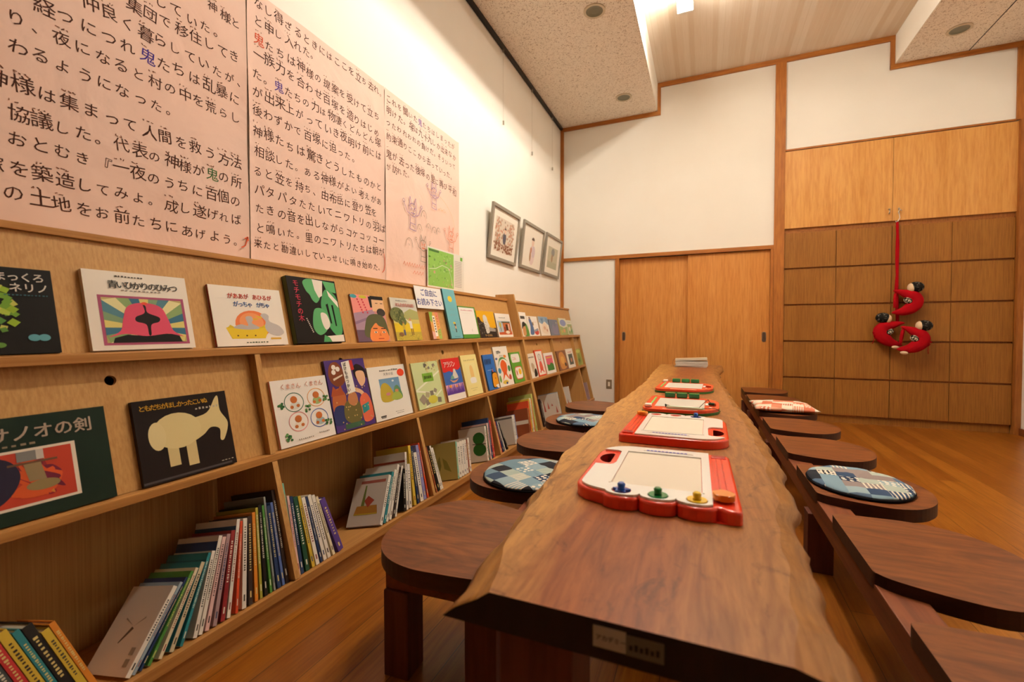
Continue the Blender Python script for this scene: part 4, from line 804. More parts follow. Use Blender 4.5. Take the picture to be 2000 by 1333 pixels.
def row(bay, items, y_end=None, ts=1.0, y_start=None, landmark='', group='books in the bottom bays', side='left'):
    # items: (colour, lean, thickness, height, depth, extra)
    items = [(i[0], i[1], i[2]*ts)+tuple(i[3:]) for i in items]
    n = len(items); ys = [0.0]
    for i in range(1, n):
        p, q = items[i-1], items[i]; ys.append(gap_next(ys[-1], p[1], p[2], p[3], q[1], q[2], q[3]))
    if y_end is not None:
        q = items[-1]; r = math.radians(q[1]); reach = ys[-1]+max(0, q[3]*math.sin(r))+(0 if q[1] > 0 else q[2]*math.cos(r)); off = y_end-reach
    else:
        q = items[0]; r = math.radians(q[1]); reach = min(0, q[3]*math.sin(r))-(q[2]*math.cos(r) if q[1] > 0 else 0); off = y_start-reach
    for i, it in enumerate(items):
        col, lean, tk, h, dep = it[:5]; ex = it[5] if len(it) > 5 else {}
        shade = {'dgreen': 'dark green', 'greyblue': 'grey-blue', 'darkred': 'dark red', 'orangered': 'orange-red', 'darkgrey': 'dark grey', 'paleolive': 'dull gold'}.get(col, col)
        lab = ex.get('label') or '%s spine-out book, %s from the %s %s' % (shade, ORD[i if side == 'left' else n-1-i], side, landmark)
        spine_book(ys[i]+off, lean, tk, h, dep, col, None, lab, group, front=ex.get('front'), sidecol=ex.get('side'), setin=ex.get('setin', .026))
fr = lambda *a: a
dragonfly = [([(.40, .50), (.46, .52), (.60, .34), (.58, .33)], '#6a5a48'), ([(.44, .52), (.25, .64), (.24, .62)], '#a89a86'), ([(.45, .53), (.7, .62), (.7, .60)], '#a89a86'), ([(.1, .1), (.2, .1), (.2, .18), (.1, .18)], '#a39682'), ([(.1, .22), (.2, .22), (.2, .3), (.1, .3)], '#a39682')]
band = lambda c, z0, z1: [([(.0, z0), (1, z0), (1, z1), (0, z1)], c)]
row('a', [('white', 41, .014, .200, .185, {'front': dragonfly, 'label': 'white slanting book with a faint dragonfly on its cover, lowest left bay'}),
     ('greyblue', 41, .009, .205, .185, {'front': band('#7f93a3', .7, .95)}), ('navy', 40, .007, .210, .19), ('green', 38, .009, .215, .19), ('cream', 35, .011, .21, .19), ('beige', 32, .014, .212, .19, {'side': 'teal'}), ('teal', 29, .010, .225, .19, {'front': band('#2a5f6c', .6, .92)}), ('white', 23.5, .013, .215, .18),
     ('white', 23, .013, .250, .195, {'front': band('#2f4a7a', .78, .94)}), ('pink', 22, .014, .24, .19), ('mauve', 20, .014, .240, .19), ('darkred', 18, .016, .242, .19), ('white', 17, .013, .268, .20, {'front': band('#24507a', .75, .93)}), ('orangered', 14, .010, .255, .18), ('white', 11.5, .017, .256, .19), ('brown', 10, .017, .256, .19),
     ('orange', 8.7, .014, .262, .19), ('olive', 7.6, .011, .272, .195), ('black', 6.5, .014, .276, .195), ('green', 5, .010, .270, .19), ('grey', 4, .008, .294, .20), ('navy', 2.8, .016, .262, .19), ('blue', 1.8, .012, .268, .19), ('brown', 1.2, .015, .305, .205)], y_end=1.0885, ts=.775, landmark='below the black book with cream shapes')
row('b', [('white', -18, .016, .20, .18), ('darkgrey', -18, .014, .215, .18), ('red', -18, .015, .235, .18), ('yellow', -18, .016, .235, .18), ('teal', -18, .012, .225, .18), ('black', -18, .018, .225, .18), ('yellow', -18, .014, .20, .17), ('orange', -18, .011, .21, .17)], y_start=.385, landmark='below the dark green book', side='right')
row('c', [('mint', 1.6, .006, .315, .2), ('pink', 2.2, .009, .268, .19), ('navy', 2.0, .012, .262, .19, {'side': 'dgreen'}), ('dgreen', .6, .017, .255, .19), ('yellow', -1.4, .012, .252, .19), ('white', -2.4, .015, .242, .19), ('navy', -3.4, .009, .24, .19), ('white', -4.2, .014, .242, .19), ('white', -5.2, .014, .236, .19), ('cream', -7.4, .011, .226, .18), ('violet', -11.5, .026, .212, .18)], y_start=1.1125, landmark='below the book with four rings')
story = [([(.06, .86), (.8, .86), (.8, .92), (.06, .92)], '#b86a5a'), ([(.15, .24), (.85, .24), (.80, .40), (.2, .40)], '#c08a3c'), ([(.30, .5), (.46, .36), (.6, .5), (.5, .6)], '#b8503c'), ([(.58, .4), (.68, .4), (.64, .82), (.60, .82)], '#7f8f44'), ([(.15, .22), (.85, .22), (.85, .245), (.15, .245)], '#d0b83c')]
row('d', [('white', 33, .014, .215, .19, {'front': story, 'label': 'white book with a small garden picture, leaning below the purple book'}), ('teal', 32, .012, .222, .19, {'side': 'teal', 'front': [([(.1, .70), (.4, .70), (.4, .86), (.1, .86)], '#a8a878')]}), ('white', 32, .011, .228, .19, {'front': band('#4fa04a', .7, .9)}), ('white', 31, .012, .244, .19), ('brown', 30, .012, .225, .18), ('white', 29.5, .008, .228, .19),
     ('black', 16, .014, .190, .19), ('white', 15, .012, .262, .19, {'front': band('#a04a3a', .82, .86)}), ('white', 13.5, .017, .20, .18), ('yellow', 8.6, .016, .280, .2), ('navy', 7, .012, .270, .19), ('white', 4.4, .022, .235, .185), ('lilac', 4, .019, .266, .19), ('orangered', 2.4, .010, .273, .19)], y_end=1.9235, ts=1.14, landmark='in the row below the purple book')
row('e', [('gold', -1.6, .016, .268, .19), ('rust', -3.6, .012, .24, .185), ('black', -4.6, .020, .238, .19, {'front': [([(.2, .2), (.5, .1), (.6, .5), (.3, .6)], '#c9a890')]}), ('white', -4.8, .013, .236, .19), ('white', -5.0, .013, .222, .18)], y_start=1.9475, landmark='below the aerial village book')
leafy = [([(.2, .2), (.45, .3), (.5, .6), (.35, .5)], '#8f8a3c'), ([(.6, .25), (.75, .4), (.6, .66), (.55, .4)], '#8a8440')]
clover = [(circ(.25, .66, .22, .18, 14), '#2f6a2c'), (circ(.25, .34, .24, .18, 14), '#2a6428'), ([(.0, .5), (.5, .52), (.5, .5), (.0, .48)], '#3a2a20')]
row('f', [('mint', 14, .014, .206, .19, {'side': 'paleolive', 'front': leafy, 'label': 'dull gold book with a mint spine, first in the row below the pale yellow book'}), ('white', 14, .026, .196, .19), ('white', 14, .026, .195, .19), ('white', 13.5, .024, .194, .19), ('white', 13, .022, .192, .19), ('rust', 13, .014, .19, .185), ('white', 13, .018, .195, .19)], y_start=2.205, landmark='in the row below the pale yellow book')
row('f', [('white', 13, .020, .220, .2, {'front': clover, 'label': 'white book with two big green clover leaves on its cover, below the pale yellow book'}), ('dgreen', 12.5, .012, .222, .2), ('pink', 11.5, .018, .232, .2), ('navy', 11, .016, .262, .2), ('red', 10, .024, .240, .195)], y_end=2.735, landmark='beside the green clover book')
row('g', [('white', -.6, .014, .268, .19), ('red', -2.8, .022, .216, .19), ('navy', -5.8, .020, .214, .19), ('white', -9, .012, .206, .19), ('black', -17, .014, .205, .19)], y_start=2.7625, landmark='below the bright blue book')
row('h', [('white', 10, .022, .208, .19, {'front': band('#6f6a64', .9, .96)}), ('white', 10, .020, .208, .19), ('blue', 10, .010, .21, .19)], y_start=3.045, landmark='amid the bay below the tall painted book')
row('h', [('rust', 17, .030, .215, .19, {'front': band('#d8cdbb', .42, .56)}), ('orangered', 15, .016, .272, .19), ('yellow', 14, .022, .285, .2), ('white', 13, .022, .285, .2), ('orange', 11, .018, .275, .2), ('lime', 9, .028, .312, .21)], y_end=3.571, landmark='below the tall painted book')
row('i', [('brown', 6, .018, .24, .2), ('black', 4, .014, .225, .19), ('white', 3, .010, .22, .19)], y_start=3.70, landmark='in the lower bay behind the end panel')
rs = [([(.1+.2*i, .2+.1*((i*3) % 4)), (.2+.2*i, .2+.1*((i*3) % 4)), (.16+.2*i, .5+.1*((i*5) % 4))], '#c86a5c') for i in range(4)]
row('j', [('white', 3, .012, .235, .2, {'front': rs, 'label': 'white pamphlet with red scribbles facing the room, in the far lower middle bay'}), ('greyblue', 2, .012, .24, .2)], y_start=4.20, landmark='behind the far blue cushion')
spine_book(4.62, 4, .012, .25, .2, 'white', None, 'white leaflet with red print standing in the lower bay left of the last divider', 'books in the bottom bays', front=rs)
spine_book(5.40, 2, .010, .21, .19, 'mauve', None, 'mauve booklet standing in the last lower bay of the far bookcase', 'books in the bottom bays')
# ---------------------------------------------------------------- live-edge table
TZ, TT = .58, .05; TX, TY = 1.56, 2.8
def interp(tab, y):
    for (a, va), (b, vb) in zip(tab[:-1], tab[1:]):
        if y <= b: return va+(vb-va)*max(0, (y-a))/(b-a)
    return tab[-1][1]
LT = [(.553, 1.404), (.673, 1.371), (.727, 1.364), (.87, 1.347), (.975, 1.338), (1.117, 1.321), (1.247, 1.297), (1.328, 1.301), (1.506, 1.295), (1.737, 1.297), (1.9, 1.282), (2.1, 1.263), (2.265, 1.274), (2.5, 1.285), (2.794, 1.290), (3.302, 1.297), (3.9, 1.272), (4.4, 1.262), (5.05, 1.248)]
LL = [(.553, 1.330), (.66, 1.322), (.80, 1.318), (.89, 1.304), (.97, 1.299), (1.008, 1.290), (1.123, 1.288), (1.25, 1.270), (1.42, 1.262), (1.7, 1.262), (2.1, 1.238), (2.6, 1.262), (3.3, 1.272), (4.2, 1.262), (4.7, 1.252), (5.05, 1.246)]
RT = [(.553, 1.764), (.603, 1.770), (.637, 1.776), (.731, 1.787), (.804, 1.794), (.87, 1.791), (.985, 1.801), (1.085, 1.818), (1.269, 1.819), (1.426, 1.831), (1.576, 1.824), (1.819, 1.821), (2.415, 1.797), (2.923, 1.782), (3.9, 1.748), (4.4, 1.752), (4.8, 1.800), (5.05, 1.826)]
RL = [(.553, 1.836), (.628, 1.832), (.803, 1.836), (.969, 1.838), (1.046, 1.845), (1.11, 1.862), (1.277, 1.866), (1.476, 1.876), (1.809, 1.868), (2.192, 1.864), (2.4, 1.845), (2.658, 1.828), (3.214, 1.808), (3.843, 1.795), (4.4, 1.80), (4.693, 1.835), (5.05, 1.845)]
table = thing('low_table', 'long low live-edge wooden slab table running down the middle of the room', 'table', (TX, TY, 0))
mb = MB(); ys = []; y = .553
while y < 5.05: ys.append(y); y += .02+.012*(y-.5)
ys.append(5.05); secs = []; rr = random.Random(5)
for i, y in enumerate(ys):
    e = 0 if i == 0 else 1
    a, b, c, d = interp(LL, y), interp(LT, y), interp(RT, y), interp(RL, y)
    j = lambda s: e*s*(math.sin(23*y)+math.sin(41*y+1)+rr.uniform(-.6, .6))
    b += j(.0022); a += j(.003); c += j(.0022); d += j(.003)
    if a > b-.006: a = b-.006
    if d < c+.006: d = c+.006
    secs.append([(a, TZ-TT), (a+(b-a)*.28, TZ-TT*.66+j(.0015)), (a+(b-a)*.72, TZ-TT*.30+j(.0012)), (b, TZ), (b+(c-b)*.33, TZ), (b+(c-b)*.66, TZ), (c, TZ), (c+(d-c)*.45+j(.002), TZ-TT*.18), (c+(d-c)*.8, TZ-TT*.45), (d, TZ-TT*.72), (d-.02, TZ-TT)])
V = [[mb.bm.verts.new((p[0]-TX, y-TY, p[1])) for p in s] for y, s in zip(ys, secs)]; n = len(V[0])
for i in range(len(V)-1):
    for j in range(n):
        f = mb.bm.faces.new((V[i][j], V[i][(j+1) % n], V[i+1][(j+1) % n], V[i+1][j])); f.smooth = j in (0, 1, 7, 8)
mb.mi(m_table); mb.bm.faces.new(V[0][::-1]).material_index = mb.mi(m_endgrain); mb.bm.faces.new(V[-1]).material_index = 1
mb.build('tabletop', None, table)
for x0, x1, y0 in ((1.398, 1.508, .60), (1.665, 1.775, .60), (1.445, 1.575, 1.32), (1.36, 1.47, 2.75), (1.64, 1.75, 2.75), (1.34, 1.45, 4.75), (1.65, 1.76, 4.75)):
    bx(x0-TX, x1-TX, y0-TY, y0+.11-TY, 0, TZ-TT-.0005, bev=.003).build('leg', m_leg, table)
o = MB(); o.box(1.548-TX, 1.588-TX, .5515-TY, .5528-TY, .5465, .5725, M('#b9ab97', .6)).box(1.5885-TX, 1.632-TX, .5515-TY, .5528-TY, .5455, .5700, M('#6f6450', .6))
o = o.build('name_plate', None, table); mb = MB(); T = lambda a, b: (a-TX, .5511-TY, b)
letters(mb, 'アカデミー', T, 1.551, .5565, .0075, bold=1, m=M('#241c16', .6))
for i in range(6): mb.box(1.592-TX+.0062*i, 1.596-TX+.0062*i, .5509-TY, .5512-TY, .553, .553+.006+.002*(i % 2), M('#2c241c', .6))
mb.build('plate_lettering', None, o, norm=False)
# ---------------------------------------------------------------- benches with seats on a common beam
SZ = .335
SEAT = [(.000, -.150), (.008, -.170), (.028, -.189), (.066, -.207), (.135, -.231), (.215, -.244), (.290, -.218), (.345, -.160), (.378, -.090), (.392, 0.0), (.380, .090), (.345, .162), (.285, .215), (.205, .240), (.120, .240), (.050, .236), (.012, .231), (.001, .220), (0, .16), (0, .04), (0, -.08)]
def seat_mesh(flip):
    pts = smooth_closed(SEAT, 4); pts = [(max(0, x), y) for x, y in pts]
    if flip: pts = [(-x, -y) for x, y in pts]
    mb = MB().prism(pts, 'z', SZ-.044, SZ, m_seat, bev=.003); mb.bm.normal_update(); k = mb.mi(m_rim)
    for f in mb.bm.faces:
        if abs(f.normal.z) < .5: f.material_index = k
    return mb
proto = {}
def bench(label, loc, rot, n0, n1, pitch, flip, legs):
    t = thing('bench', label, 'bench', loc); t.rotation_euler = (0, 0, rot); s = -1 if flip else 1
    if flip not in proto:
        o = seat_mesh(flip).build('seat', None, t); proto[flip] = o.data; bpy.data.objects.remove(o)
    for k in range(n0, n1):
        o = bpy.data.objects.new('seat', proto[flip]); COL.objects.link(o); o.parent = t; o.location = (0, k*pitch, 0)
    y0, y1 = n0*pitch-.22, (n1-1)*pitch+.26
    bx(*sorted((s*.002, s*.092)), y0, y1, .228, SZ-.030, bev=.003).build('beam', m_beam, t)
    for y, outer in legs:
        bx(*sorted((s*-.012, s*.074)), y-.04, y+.04, 0, .2275, bev=.003).build('leg', m_leg, t)
        if outer:
            bx(*sorted((s*.092, s*.315)), y-.03, y+.03, .236, SZ-.0448, bev=.002).build('cross_rail', m_beam, t)
            bx(*sorted((s*.240, s*.315)), y-.04, y+.04, 0, .2355, bev=.003).build('leg', m_leg, t)
    return t
# right bench: seat centres at y = 2.145+.6k
bench('long right-hand bench of eight rounded wooden seats on one beam', (2.058, 2.145, 0), .0085, -2, 6, .60, False, [(-1.22, True), (-.05, True), (1.16, False), (2.36, True), (2.98, True)])
bench('left-hand bench of five rounded wooden seats, between table and bookcase', (1.178, 1.20, 0), .0625, 0, 5, .605, True, [(-.155, True), (1.05, True), (2.50, True)])
# cushions
def cushion(x, y, r, ry, label, mat, rot=0.0):
    t = thing('cushion', label, 'cushion', (x, y, SZ)); t.rotation_euler = (0, 0, rot)
    def disc(prof, nm, m, sm):
        mb = MB(); k = 48; rings = []
        for f, z in prof: rings.append([mb.bm.verts.new((r*f*math.cos(2*math.pi*i/k)*(1+.006*math.sin(9*i)), ry*f*math.sin(2*math.pi*i/k)*(1+.006*math.sin(7*i)), z+.0012*math.sin(5*i)*(f < .98))) for i in range(k)])
        for a, b in zip(rings[:-1], rings[1:]):
            for i in range(k): f = mb.bm.faces.new((a[i], a[(i+1) % k], b[(i+1) % k], b[i])); f.smooth = True
        mb.bm.faces.new(rings[0][::-1]); mb.bm.faces.new(rings[-1]).smooth = True
        return mb.build(nm, m, t)
    disc([(.90, .001), (.99, .004), (1.0, .008), (.985, .0115)], 'backing', M('#17151a', .9, .1), True)
    disc([(.985, .0118), (.97, .0165), (.92, .0205), (.8, .023), (.6, .024), (.3, .0245), (.05, .0245)], 'cover', mat, True)
    return t
cushion(1.02, 1.752, .200, .208, 'round indigo patchwork cushion on the left bench seat nearest the camera but one', m_patch_a, .05)
cushion(2.225, 2.145, .168, .202, 'round indigo patchwork cushion on the right-hand bench', m_patch_b, .08)
cushion(.955, 2.945, .195, .20, 'round indigo patchwork cushion on the left bench, the farther one', m_patch_b, 1.2)
t = thing('cushion', 'square red and cream patchwork cushion on the right-hand bench near the drawers', 'cushion', (2.215, 3.945, SZ)); t.rotation_euler = (0, 0, .03)
mb = MB(); N = 26; G = {}
for s in (1, -1):
    for i in range(N+1):
        for j in range(N+1):
            u, v = 2*i/N-1, 2*j/N-1; e = max(abs(u), abs(v)); pin = 1-.06*(1-abs(u*v))*(e > .9)
            hgt = (max(0, 1-abs(u)**3.2)*max(0, 1-abs(v)**3.2))**.6
            z = .030+s*.028*hgt+.002*math.sin(9*u+4*v)*hgt
            if (i in (0, N) or j in (0, N)) and s == -1: G[(s, i, j)] = G[(1, i, j)]; continue
            G[(s, i, j)] = mb.bm.verts.new((.205*u*pin, .205*v*pin, max(.002, z)))
    for i in range(N):
        for j in range(N): mb.bm.faces.new((G[(s, i, j)], G[(s, i+1, j)], G[(s, i+1, j+1)], G[(s, i, j+1)])).smooth = True
mb.build('cover', m_patch_r, t)
# ---------------------------------------------------------------- magnetic drawing boards
m_blue, m_greenp, m_yel, m_org = M('#2458b0', .25, .5, .3), M('#157a3a', .25, .5, .3), M('#f0c21c', .25, .5, .3), M('#f08a18', .25, .5, .3)
def scallop(sc):
    def b(cx, cz, w, dep): return [(cx+w*math.cos(a), cz-dep*math.sin(a)) for a in [math.pi*(1-i/8) for i in range(9)]]
    A = lambda cx, cy, r, d0, d1, n=8: circ(cx, cy, r, None, n, math.radians(d0), math.radians(d1))
    return ([(.158, -.197), (.162, -.190), (.163, -.17)]+A(.143, .185, .020, 0, 90, 6)+A(-.078, .120, .085, 90, 180, 14)+A(-.103, -.118, .060, 180, 258, 9)
            +b(-.060, -.183, .036, .019)+b(.012, -.185, .036, .020)+b(.084, -.185, .036, .020)+[(.126, -.189), (.136, -.197), (.148, -.200)])
def white_board(x, y, rot, label, stamps):
    t = thing('drawing_board', label, 'drawing board', (x, y, TZ)); t.rotation_euler = (0, 0, rot)
    OUT = scallop(1); hole = [(-.122, .030), (-.118, .036), (-.118, .112), (-.122, .118)]+circ(-.122, .074, .028, .044, 12, math.radians(92), math.radians(268))
    mb = MB().pillow(OUT, [hole], .0008, .026, .006, m_red_pl, M('#8c1412', .4))
    mb.build('base', None, t)
    ins = []
    for px, py in OUT:
        qx = px*.955; qy = py*.965
        if px < 0: qx = max(qx, -.150)
        ins.append((min(qx, .112), qy))
    face = [p for p in ins if not (p[0] < -.10 and .005 < p[1] < .140)]
    k = max(range(len(face)), key=lambda i: 0)
    nf = []; done = False
    for i, p in enumerate(face):
        nf.append(p)
        q = face[(i+1) % len(face)]
        if not done and p[1] > .13 and q[1] < .01 and p[0] < 0: nf += [(-.112, .142), (-.104, .134), (-.102, .03), (-.106, .012), (-.114, .004), (-.148, .002)]; done = True
    cl = []
    for p in nf:
        if not cl or math.hypot(p[0]-cl[-1][0], p[1]-cl[-1][1]) > .002: cl.append(p)
    scr = [(-.088, -.128), (.094, -.128), (.094, .140), (-.088, .140)]
    socks = [circ(cx, cz, .020, .020, 20) for cx, cz in ((-.060, -.170), (.012, -.174), (.084, -.173))]
    MB().plate(cl, [scr]+socks, .0262, .0305, m_white_pl).build('face_plate', None, t)
    mb = MB().box(-.087, .093, -.127, .139, .0262, .0285, m_screen); mb.build('screen', None, t)
    mb = MB()
    for a in ((-.0925, -.0885, -.132, .144), (.0945, .0985, -.132, .144)): mb.box(a[0], a[1], a[2], a[3], .0306, .0316, m_white_pl)
    mb.box(-.0885, .0945, .1405, .1445, .0306, .0316, m_white_pl); mb.build('screen_rim', None, t)
    mb = MB().box(.119, .152, -.135, .155, .0262, .0285, m_red_pl).box(.127, .129, -.13, .15, .0286, .0292, M('#c8341f', .3)).box(.140, .142, -.13, .15, .0286, .0292, M('#c8341f', .3)); mb.box(.118, .153, .158, .185, .0262, .030, M('#9c1a16', .35), bev=.002); mb.build('eraser_rail', None, t)
    MB().prism(rrect(.112, -.165, .152, -.128, .014), 'z', .0295, .042, bev=.004).build('eraser_knob', m_org, t)
    mb = MB().box(-.05, .075, .160, .170, .0306, .0312, M('#cfc4b8', .4)); 
    for i in range(11): mb.box(-.042+.0095*i, -.042+.0095*(i+.75), .1615, .1690, .0313, .0316, M('#3a3ab0', .4))
    mb.build('pen_groove', None, t)
    for k, mm in stamps:
        cx, cz = ((-.060, -.170), (.012, -.174), (.084, -.173))[k]
        mb = MB(); b = circ(cx, cz, .0185, None, 24) if k != 0 else [(cx+(.019 if i % 2 == 0 else .009)*math.cos(math.pi*i/5+.3), cz+(.019 if i % 2 == 0 else .009)*math.sin(math.pi*i/5+.3)) for i in range(10)]
        mb.prism(b, 'z', .0264, .0325, mm); mb.tube([(cx, cz, .032), (cx, cz, .035), (cx, cz, .043), (cx, cz, .046)], [.0078, .0070, .0082, .0055], 16, mm); mb.build('stamp', None, t)
    return t
white_board(1.575, 1.112, .015, 'red and white drawing board with three coloured stamps, nearest the camera', [(0, m_blue), (1, m_greenp), (2, m_yel)])
white_board(1.583, 1.675, math.pi-.01, 'red and white drawing board turned round with one blue stamp, second from the camera', [(0, m_blue)])
m_gr2 = M('#2a6a2c', .4, .4); m_red2 = M('#ec4f30', .25, .5, .3)
def red_board(x, y, rot, label, pen, knob_y):
    t = thing('drawing_board', label, 'drawing board', (x, y, TZ)); t.rotation_euler = (0, 0, rot)
    out = rrect(-.157, -.215, .157, .215, (.15, .03, .05, .15), 12); inn = [(p[0]*.985, p[1]*.988) for p in out]
    hole = rrect(.112, -.045, .142, .045, .013, 5)
    MB().plate(out, [hole], .0008, .011, m_gr2).build('tray', None, t)
    mb = MB().plate(inn, [hole], .0112, .0225, m_red2); bmesh.ops.remove_doubles(mb.bm, verts=mb.bm.verts[:], dist=.0001); mb.build('frame', None, t)
    bx(-.108, .095, -.130, .125, .0226, .0236).build('screen', M('#cfc8bb', .4), t)
    MB().box(.098, .112, -.03, .03, .0226, .0238, M('#e9e2d6', .4)).prism(circ(.118, -.085, .006, None, 14), 'z', .0226, .0236, M('#e9e2d6', .4)).build('sticker', None, t)
    MB().box(-.133, -.125, -.12, .15, .0226, .0245, M('#7fc060', .4)).build('slider_track', None, t)
    bx(-.146, -.118, knob_y-.022, knob_y+.022, .0246, .036, bev=.003).build('slider_knob', M('#efe7da', .3), t)
    for k in (-1, 0, 1):
        bx(k*.056-.024-.01, k*.056+.024-.01, .160, .200, .0226, .046, bev=.004).build('stamp', M('#157a34', .25, .5, .3), t)
    bx(-.07, .07, -.195, -.178, .0226, .0236).build('pen_groove', M('#f2b8a4', .25), t)  # highlight along the groove put into its pale colour
    if pen:
        p = MB().tube([(-.055, -.178, .030), (-.04, -.178, .030), (.075, -.183, .030), (.098, -.184, .028)], [.005, .0065, .006, .002], 12, M('#cfdcbc', .35)).build('pen', None, t)
        MB().tube([(-.055, -.178, .030), (-.058, -.178, .042)], [.004, .003], 8, M('#1f2a1c', .4)).build('pen_clip', None, p)
        MB().tube([(-.058, -.178, .040), (-.03, -.160, .030), (.03, -.150, .029), (.075, -.135, .028), (.095, -.06, .040), (.110, -.01, .046), (.116, .0, .034), (.122, -.01, .030)], .0013, 6, M('#241a14', .4)).build('cord', None, t)
        MB().tube([(.02, -.160, .029), (.08, -.155, .028), (.14, -.14, .028), (.158, -.13, .016)], .0012, 6, M('#241a14', .4)).build('cord', None, t)
        MB().box(.110, .136, -.018, .012, .024, .031, M('#1f3a1c', .4), bev=.002).build('cord_clip', None, t)
    return t
red_board(1.580, 2.225, -.01, 'red drawing board with green stamps and a pen on a black cord', True, -.155)
red_board(1.568, 2.930, -.03, 'red drawing board with green stamps and no pen, farthest of the four', False, .175)
# magazines at the far end of the table
z = TZ+.0006; rr = random.Random(9)
for i, (th, c, lab) in enumerate(((.012, '#c79a7c', 'brownish magazine at the bottom of the pile at the far table end'), (.012, '#d8d2cc', 'pale grey magazine second from the bottom of the pile'), (.012, '#cfc9c4', 'grey magazine third from the bottom of the pile'), (.011, '#b9b4b4', 'darker grey magazine in the middle of the pile'), (.010, '#e6ddcf', 'white magazine under the top one of the pile'))):
    t = thing('magazine', lab, 'magazine', (1.552+rr.uniform(-.008, .008), 4.80+rr.uniform(-.008, .008), z), 'pile of magazines on the table'); t.rotation_euler = (0, 0, rr.uniform(-.04, .04))
    MB().box(-.145, .145, -.10, .10, 0, .0012, M(c, .4)).box(-.145, .145, -.10, .10, th-.0022, th-.001, M(c, .4)).build('cover', None, t)
    bx(-.144, .143, -.098, .098, .0013, th-.0023).build('pages', M('#ded6c8', .8), t); z += th
t = thing('magazine', 'cream magazine lying tilted on top of the pile at the far table end', 'magazine', (1.552, 4.80, z+.002), 'pile of magazines on the table'); t.rotation_euler = (0, -.05, .02)
MB().box(-.145, .145, -.10, .10, .0075, .0087, M('#d9c7a6', .4)).box(-.145, .145, -.10, .10, .0075+.0128, .0215, M('#d9c7a6', .4)).build('cover', None, t); bx(-.144, .143, -.098, .098, .0088, .0202).build('pages', M('#ded6c8', .8), t)
MB().tube([(-.146, -.02, .018), (-.165, -.03, .012), (-.172, -.05, -.02), (-.160, -.07, -.050)], .0011, 6).build('cord', M('#3a2a1c', .6), t)

# ---------------------------------------------------------------- wall cabinets
FY = L-.022
def cabinet_upper():
    t = thing('wall_cabinet', 'light wooden two-door wall cupboard above the drawers', 'cabinet', (3.33, L, 1.955))
    bx(-.90, .885, -.001, .42, .0, .838).build('body', m_frame_c, t)
    for x0, x1, hx in ((-.905, -.0015, -.029), (.0015, .898, .044)):
        d = bx(x0, x1, -.024, -.002, .035, .828, bev=.002).build('door', m_cupboard, t)
        mb = MB(); mb.tube([(hx, -.0245, .145), (hx, -.040, .143), (hx, -.045, .120), (hx-.004, -.043, .098)], [.005, .005, .0045, .006], 10, m_metal)
        mb.ball((hx, -.042, .146), .0075, m_metal, 12, 8); mb.build('handle', None, d)
cabinet_upper()
def drawers(x0, xm, x1, label):
    t = thing('drawer_cabinet', label, 'drawers', ((x0+x1)/2, L, 0), 'built-in drawer cabinets'); cx = (x0+x1)/2
    bx(x0-cx+.0005, x1-cx-.0005, .0, .42, .066, 1.954).build('body', m_frame_c, t); bx(x0-cx+.0005, x1-cx-.0005, .004, .05, 0, .0655).build('plinth', m_drawer, t)
    for r in range(5):
        for a, b in ((x0, xm), (xm, x1)):
            z0 = .074+r*.3754
            bx(a-cx+.002, b-cx-.002, -.021, -.001, z0+.006, z0+.3754-.012, bev=.0015).build('drawer_front', m_drawer, t)
drawers(2.431, 2.882, 3.330, 'left-hand block of ten plain wooden drawers beside the sliding doors')
drawers(3.331, 3.778, 4.214, 'right-hand block of ten plain wooden drawers below the cupboard, near the right wall')
# ---------------------------------------------------------------- hanging cloth dolls
m_cloth = M('#a00d16', .9, .06); m_cap = (lambda t: (t.base(t.ramp(t.noise(t.coords(), 38, 3, .5, 1.0), [(.56, '#17130f'), (.66, '#8d8478')])), t.m)[1])(NT('cap_cloth', .8, .2)); m_skin = M('#e3c4a0', .8, .15)
m_bib = (lambda t: (t.base(t.ramp(t.noise(t.coords(), 75, 2), [(.5, '#17140f'), (.54, '#cfc3a8')])), t.m)[1])(NT('bib_cloth', .85, .15))
DY = L-.10
t = thing('hanging_strap', 'red cloth strap on a white hook hanging from the cupboard handle', 'strap', (3.37, DY+.055, 2.03))
MB().tube([(.022, -.001, .046), (.010, -.003, .060), (-.002, -.002, .040), (.006, 0, .010), (.010, 0, -.02), (-.004, 0, -.052), (-.018, -.002, -.060), (-.022, -.003, -.048)], .0035, 8).build('hook', M('#e3d9cc', .35), t)
MB().tube([(-.008, 0, -.058), (-.008, 0, -.10), (-.005, 0, -.17), (-.004, 0, -.26), (-.006, -.004, -.42), (-.004, -.006, -.56), (-.008, -.008, -.70), (-.002, -.006, -.84), (.006, -.004, -1.035)], [.010, .0125, .011, .015, .0145, .012, .016, .015, .013], 12, m_cloth).build('strap', None, t)
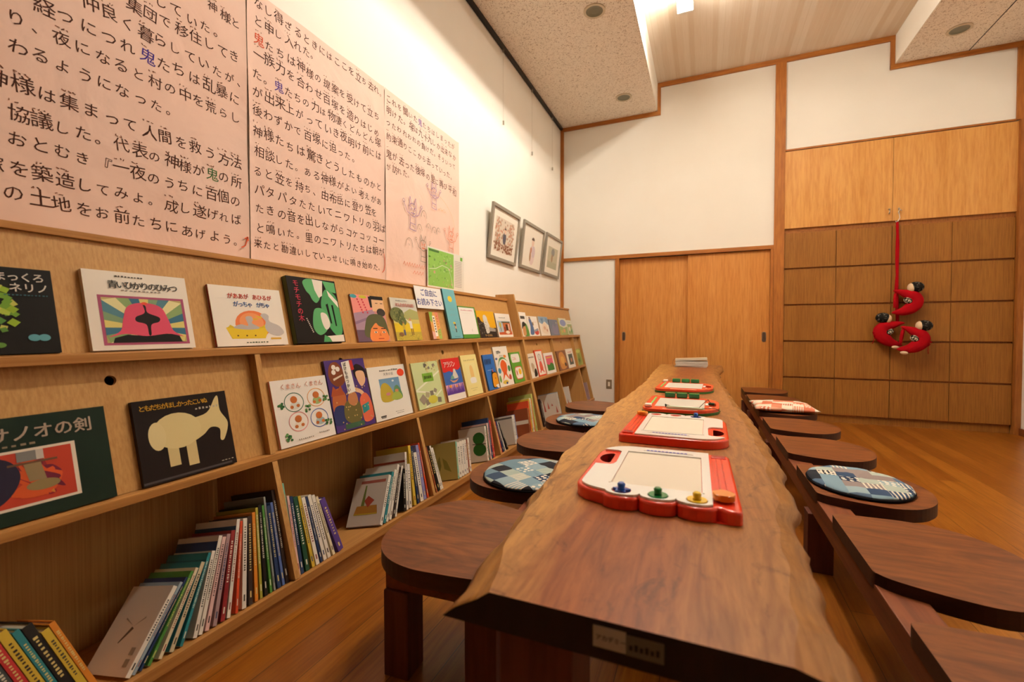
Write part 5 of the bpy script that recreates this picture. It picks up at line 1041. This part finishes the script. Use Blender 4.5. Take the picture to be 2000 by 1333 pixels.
def doll(cx, cz, mir, rot, label, feet=None, dy=0.0):
    t = thing('cloth_doll', label, 'doll', mat=Matrix.Translation((cx, DY+dy, cz)) @ Matrix.Rotation(rot, 4, 'Y') @ Matrix.Diagonal((mir, 1, 1, 1)), group='red cloth dolls on the strap')
    arc_ = [(-.125, 0, .088), (-.085, -.004, .080), (-.035, 0, .060), (.015, 0, .040), (.045, .004, .0), (.038, .004, -.045), (0, 0, -.085), (-.05, 0, -.110), (-.10, -.002, -.118), (-.135, -.004, -.122)]
    rad = [.004, .020, .038, .053, .060, .060, .054, .040, .022, .004]; P, Q = [], []
    for i in range(9):                                   # rounder curve through the same points
        p0, p1, p2, p3 = [Vector(arc_[min(9, max(0, i+j-1))]) for j in range(4)]
        for j in range(5):
            u = j/5; P.append(.5*((2*p1)+(p2-p0)*u+(2*p0-5*p1+4*p2-p3)*u*u+(3*p1-p0-3*p2+p3)*u**3)); Q.append(rad[i]+(rad[i+1]-rad[i])*u)
    P.append(Vector(arc_[9])); Q.append(rad[9])
    MB().tube(P, Q, 18, m_cloth, squash=.85).build('body', None, t)
    MB().tube([(-.115, -.018, .06), (-.118, -.02, .0), (-.116, -.02, -.06), (-.125, -.016, -.075)], [.010, .013, .013, .004], 12, m_cloth).build('arm', None, t)
    MB().ball((.046, -.002, .118), (.060, .052, .050), m_cap).build('head', None, t)
    MB().ball((.010, -.004, .112), (.030, .043, .043), m_skin).build('face', None, t)
    mb = MB(); mb.ball((-.012, -.012, -.010), (.040, .030, .030), m_bib, T=Matrix.Rotation(.6, 3, 'Y')); mb.build('bib', None, t)
    if feet:
        MB().ball((-.08, -.02, -.150), (.030, .022, .016), m_skin).build('foot', None, t)
        mb = MB()
        for dx, dz in ((.03, .03), (.035, -.028), (.05, .0)): mb.tube([(.072, -.01, -.03), (.072+dx*.8, -.016, -.03+dz*.8), (.078+dx*.5, -.014, -.03+dz*1.3), (.072, -.01, -.03)], [.005, .007, .006, .004], 8, m_cloth)
        mb.tube([(.074, -.012, -.032), (.09, -.014, -.07), (.094, -.012, -.11), (.10, -.012, -.14)], .0028, 6, m_cloth); mb.build('ribbon', None, t)
    return t
doll(3.448, 1.222, 1, 0, 'topmost red cloth doll in a black cap, gripping the strap')
doll(3.280, .930, -1, .12, 'lower left red cloth doll in a black cap, facing right', True, .0)
doll(3.478, .865, 1, .10, 'lower right red cloth doll in a black cap, facing left', True, -.075)
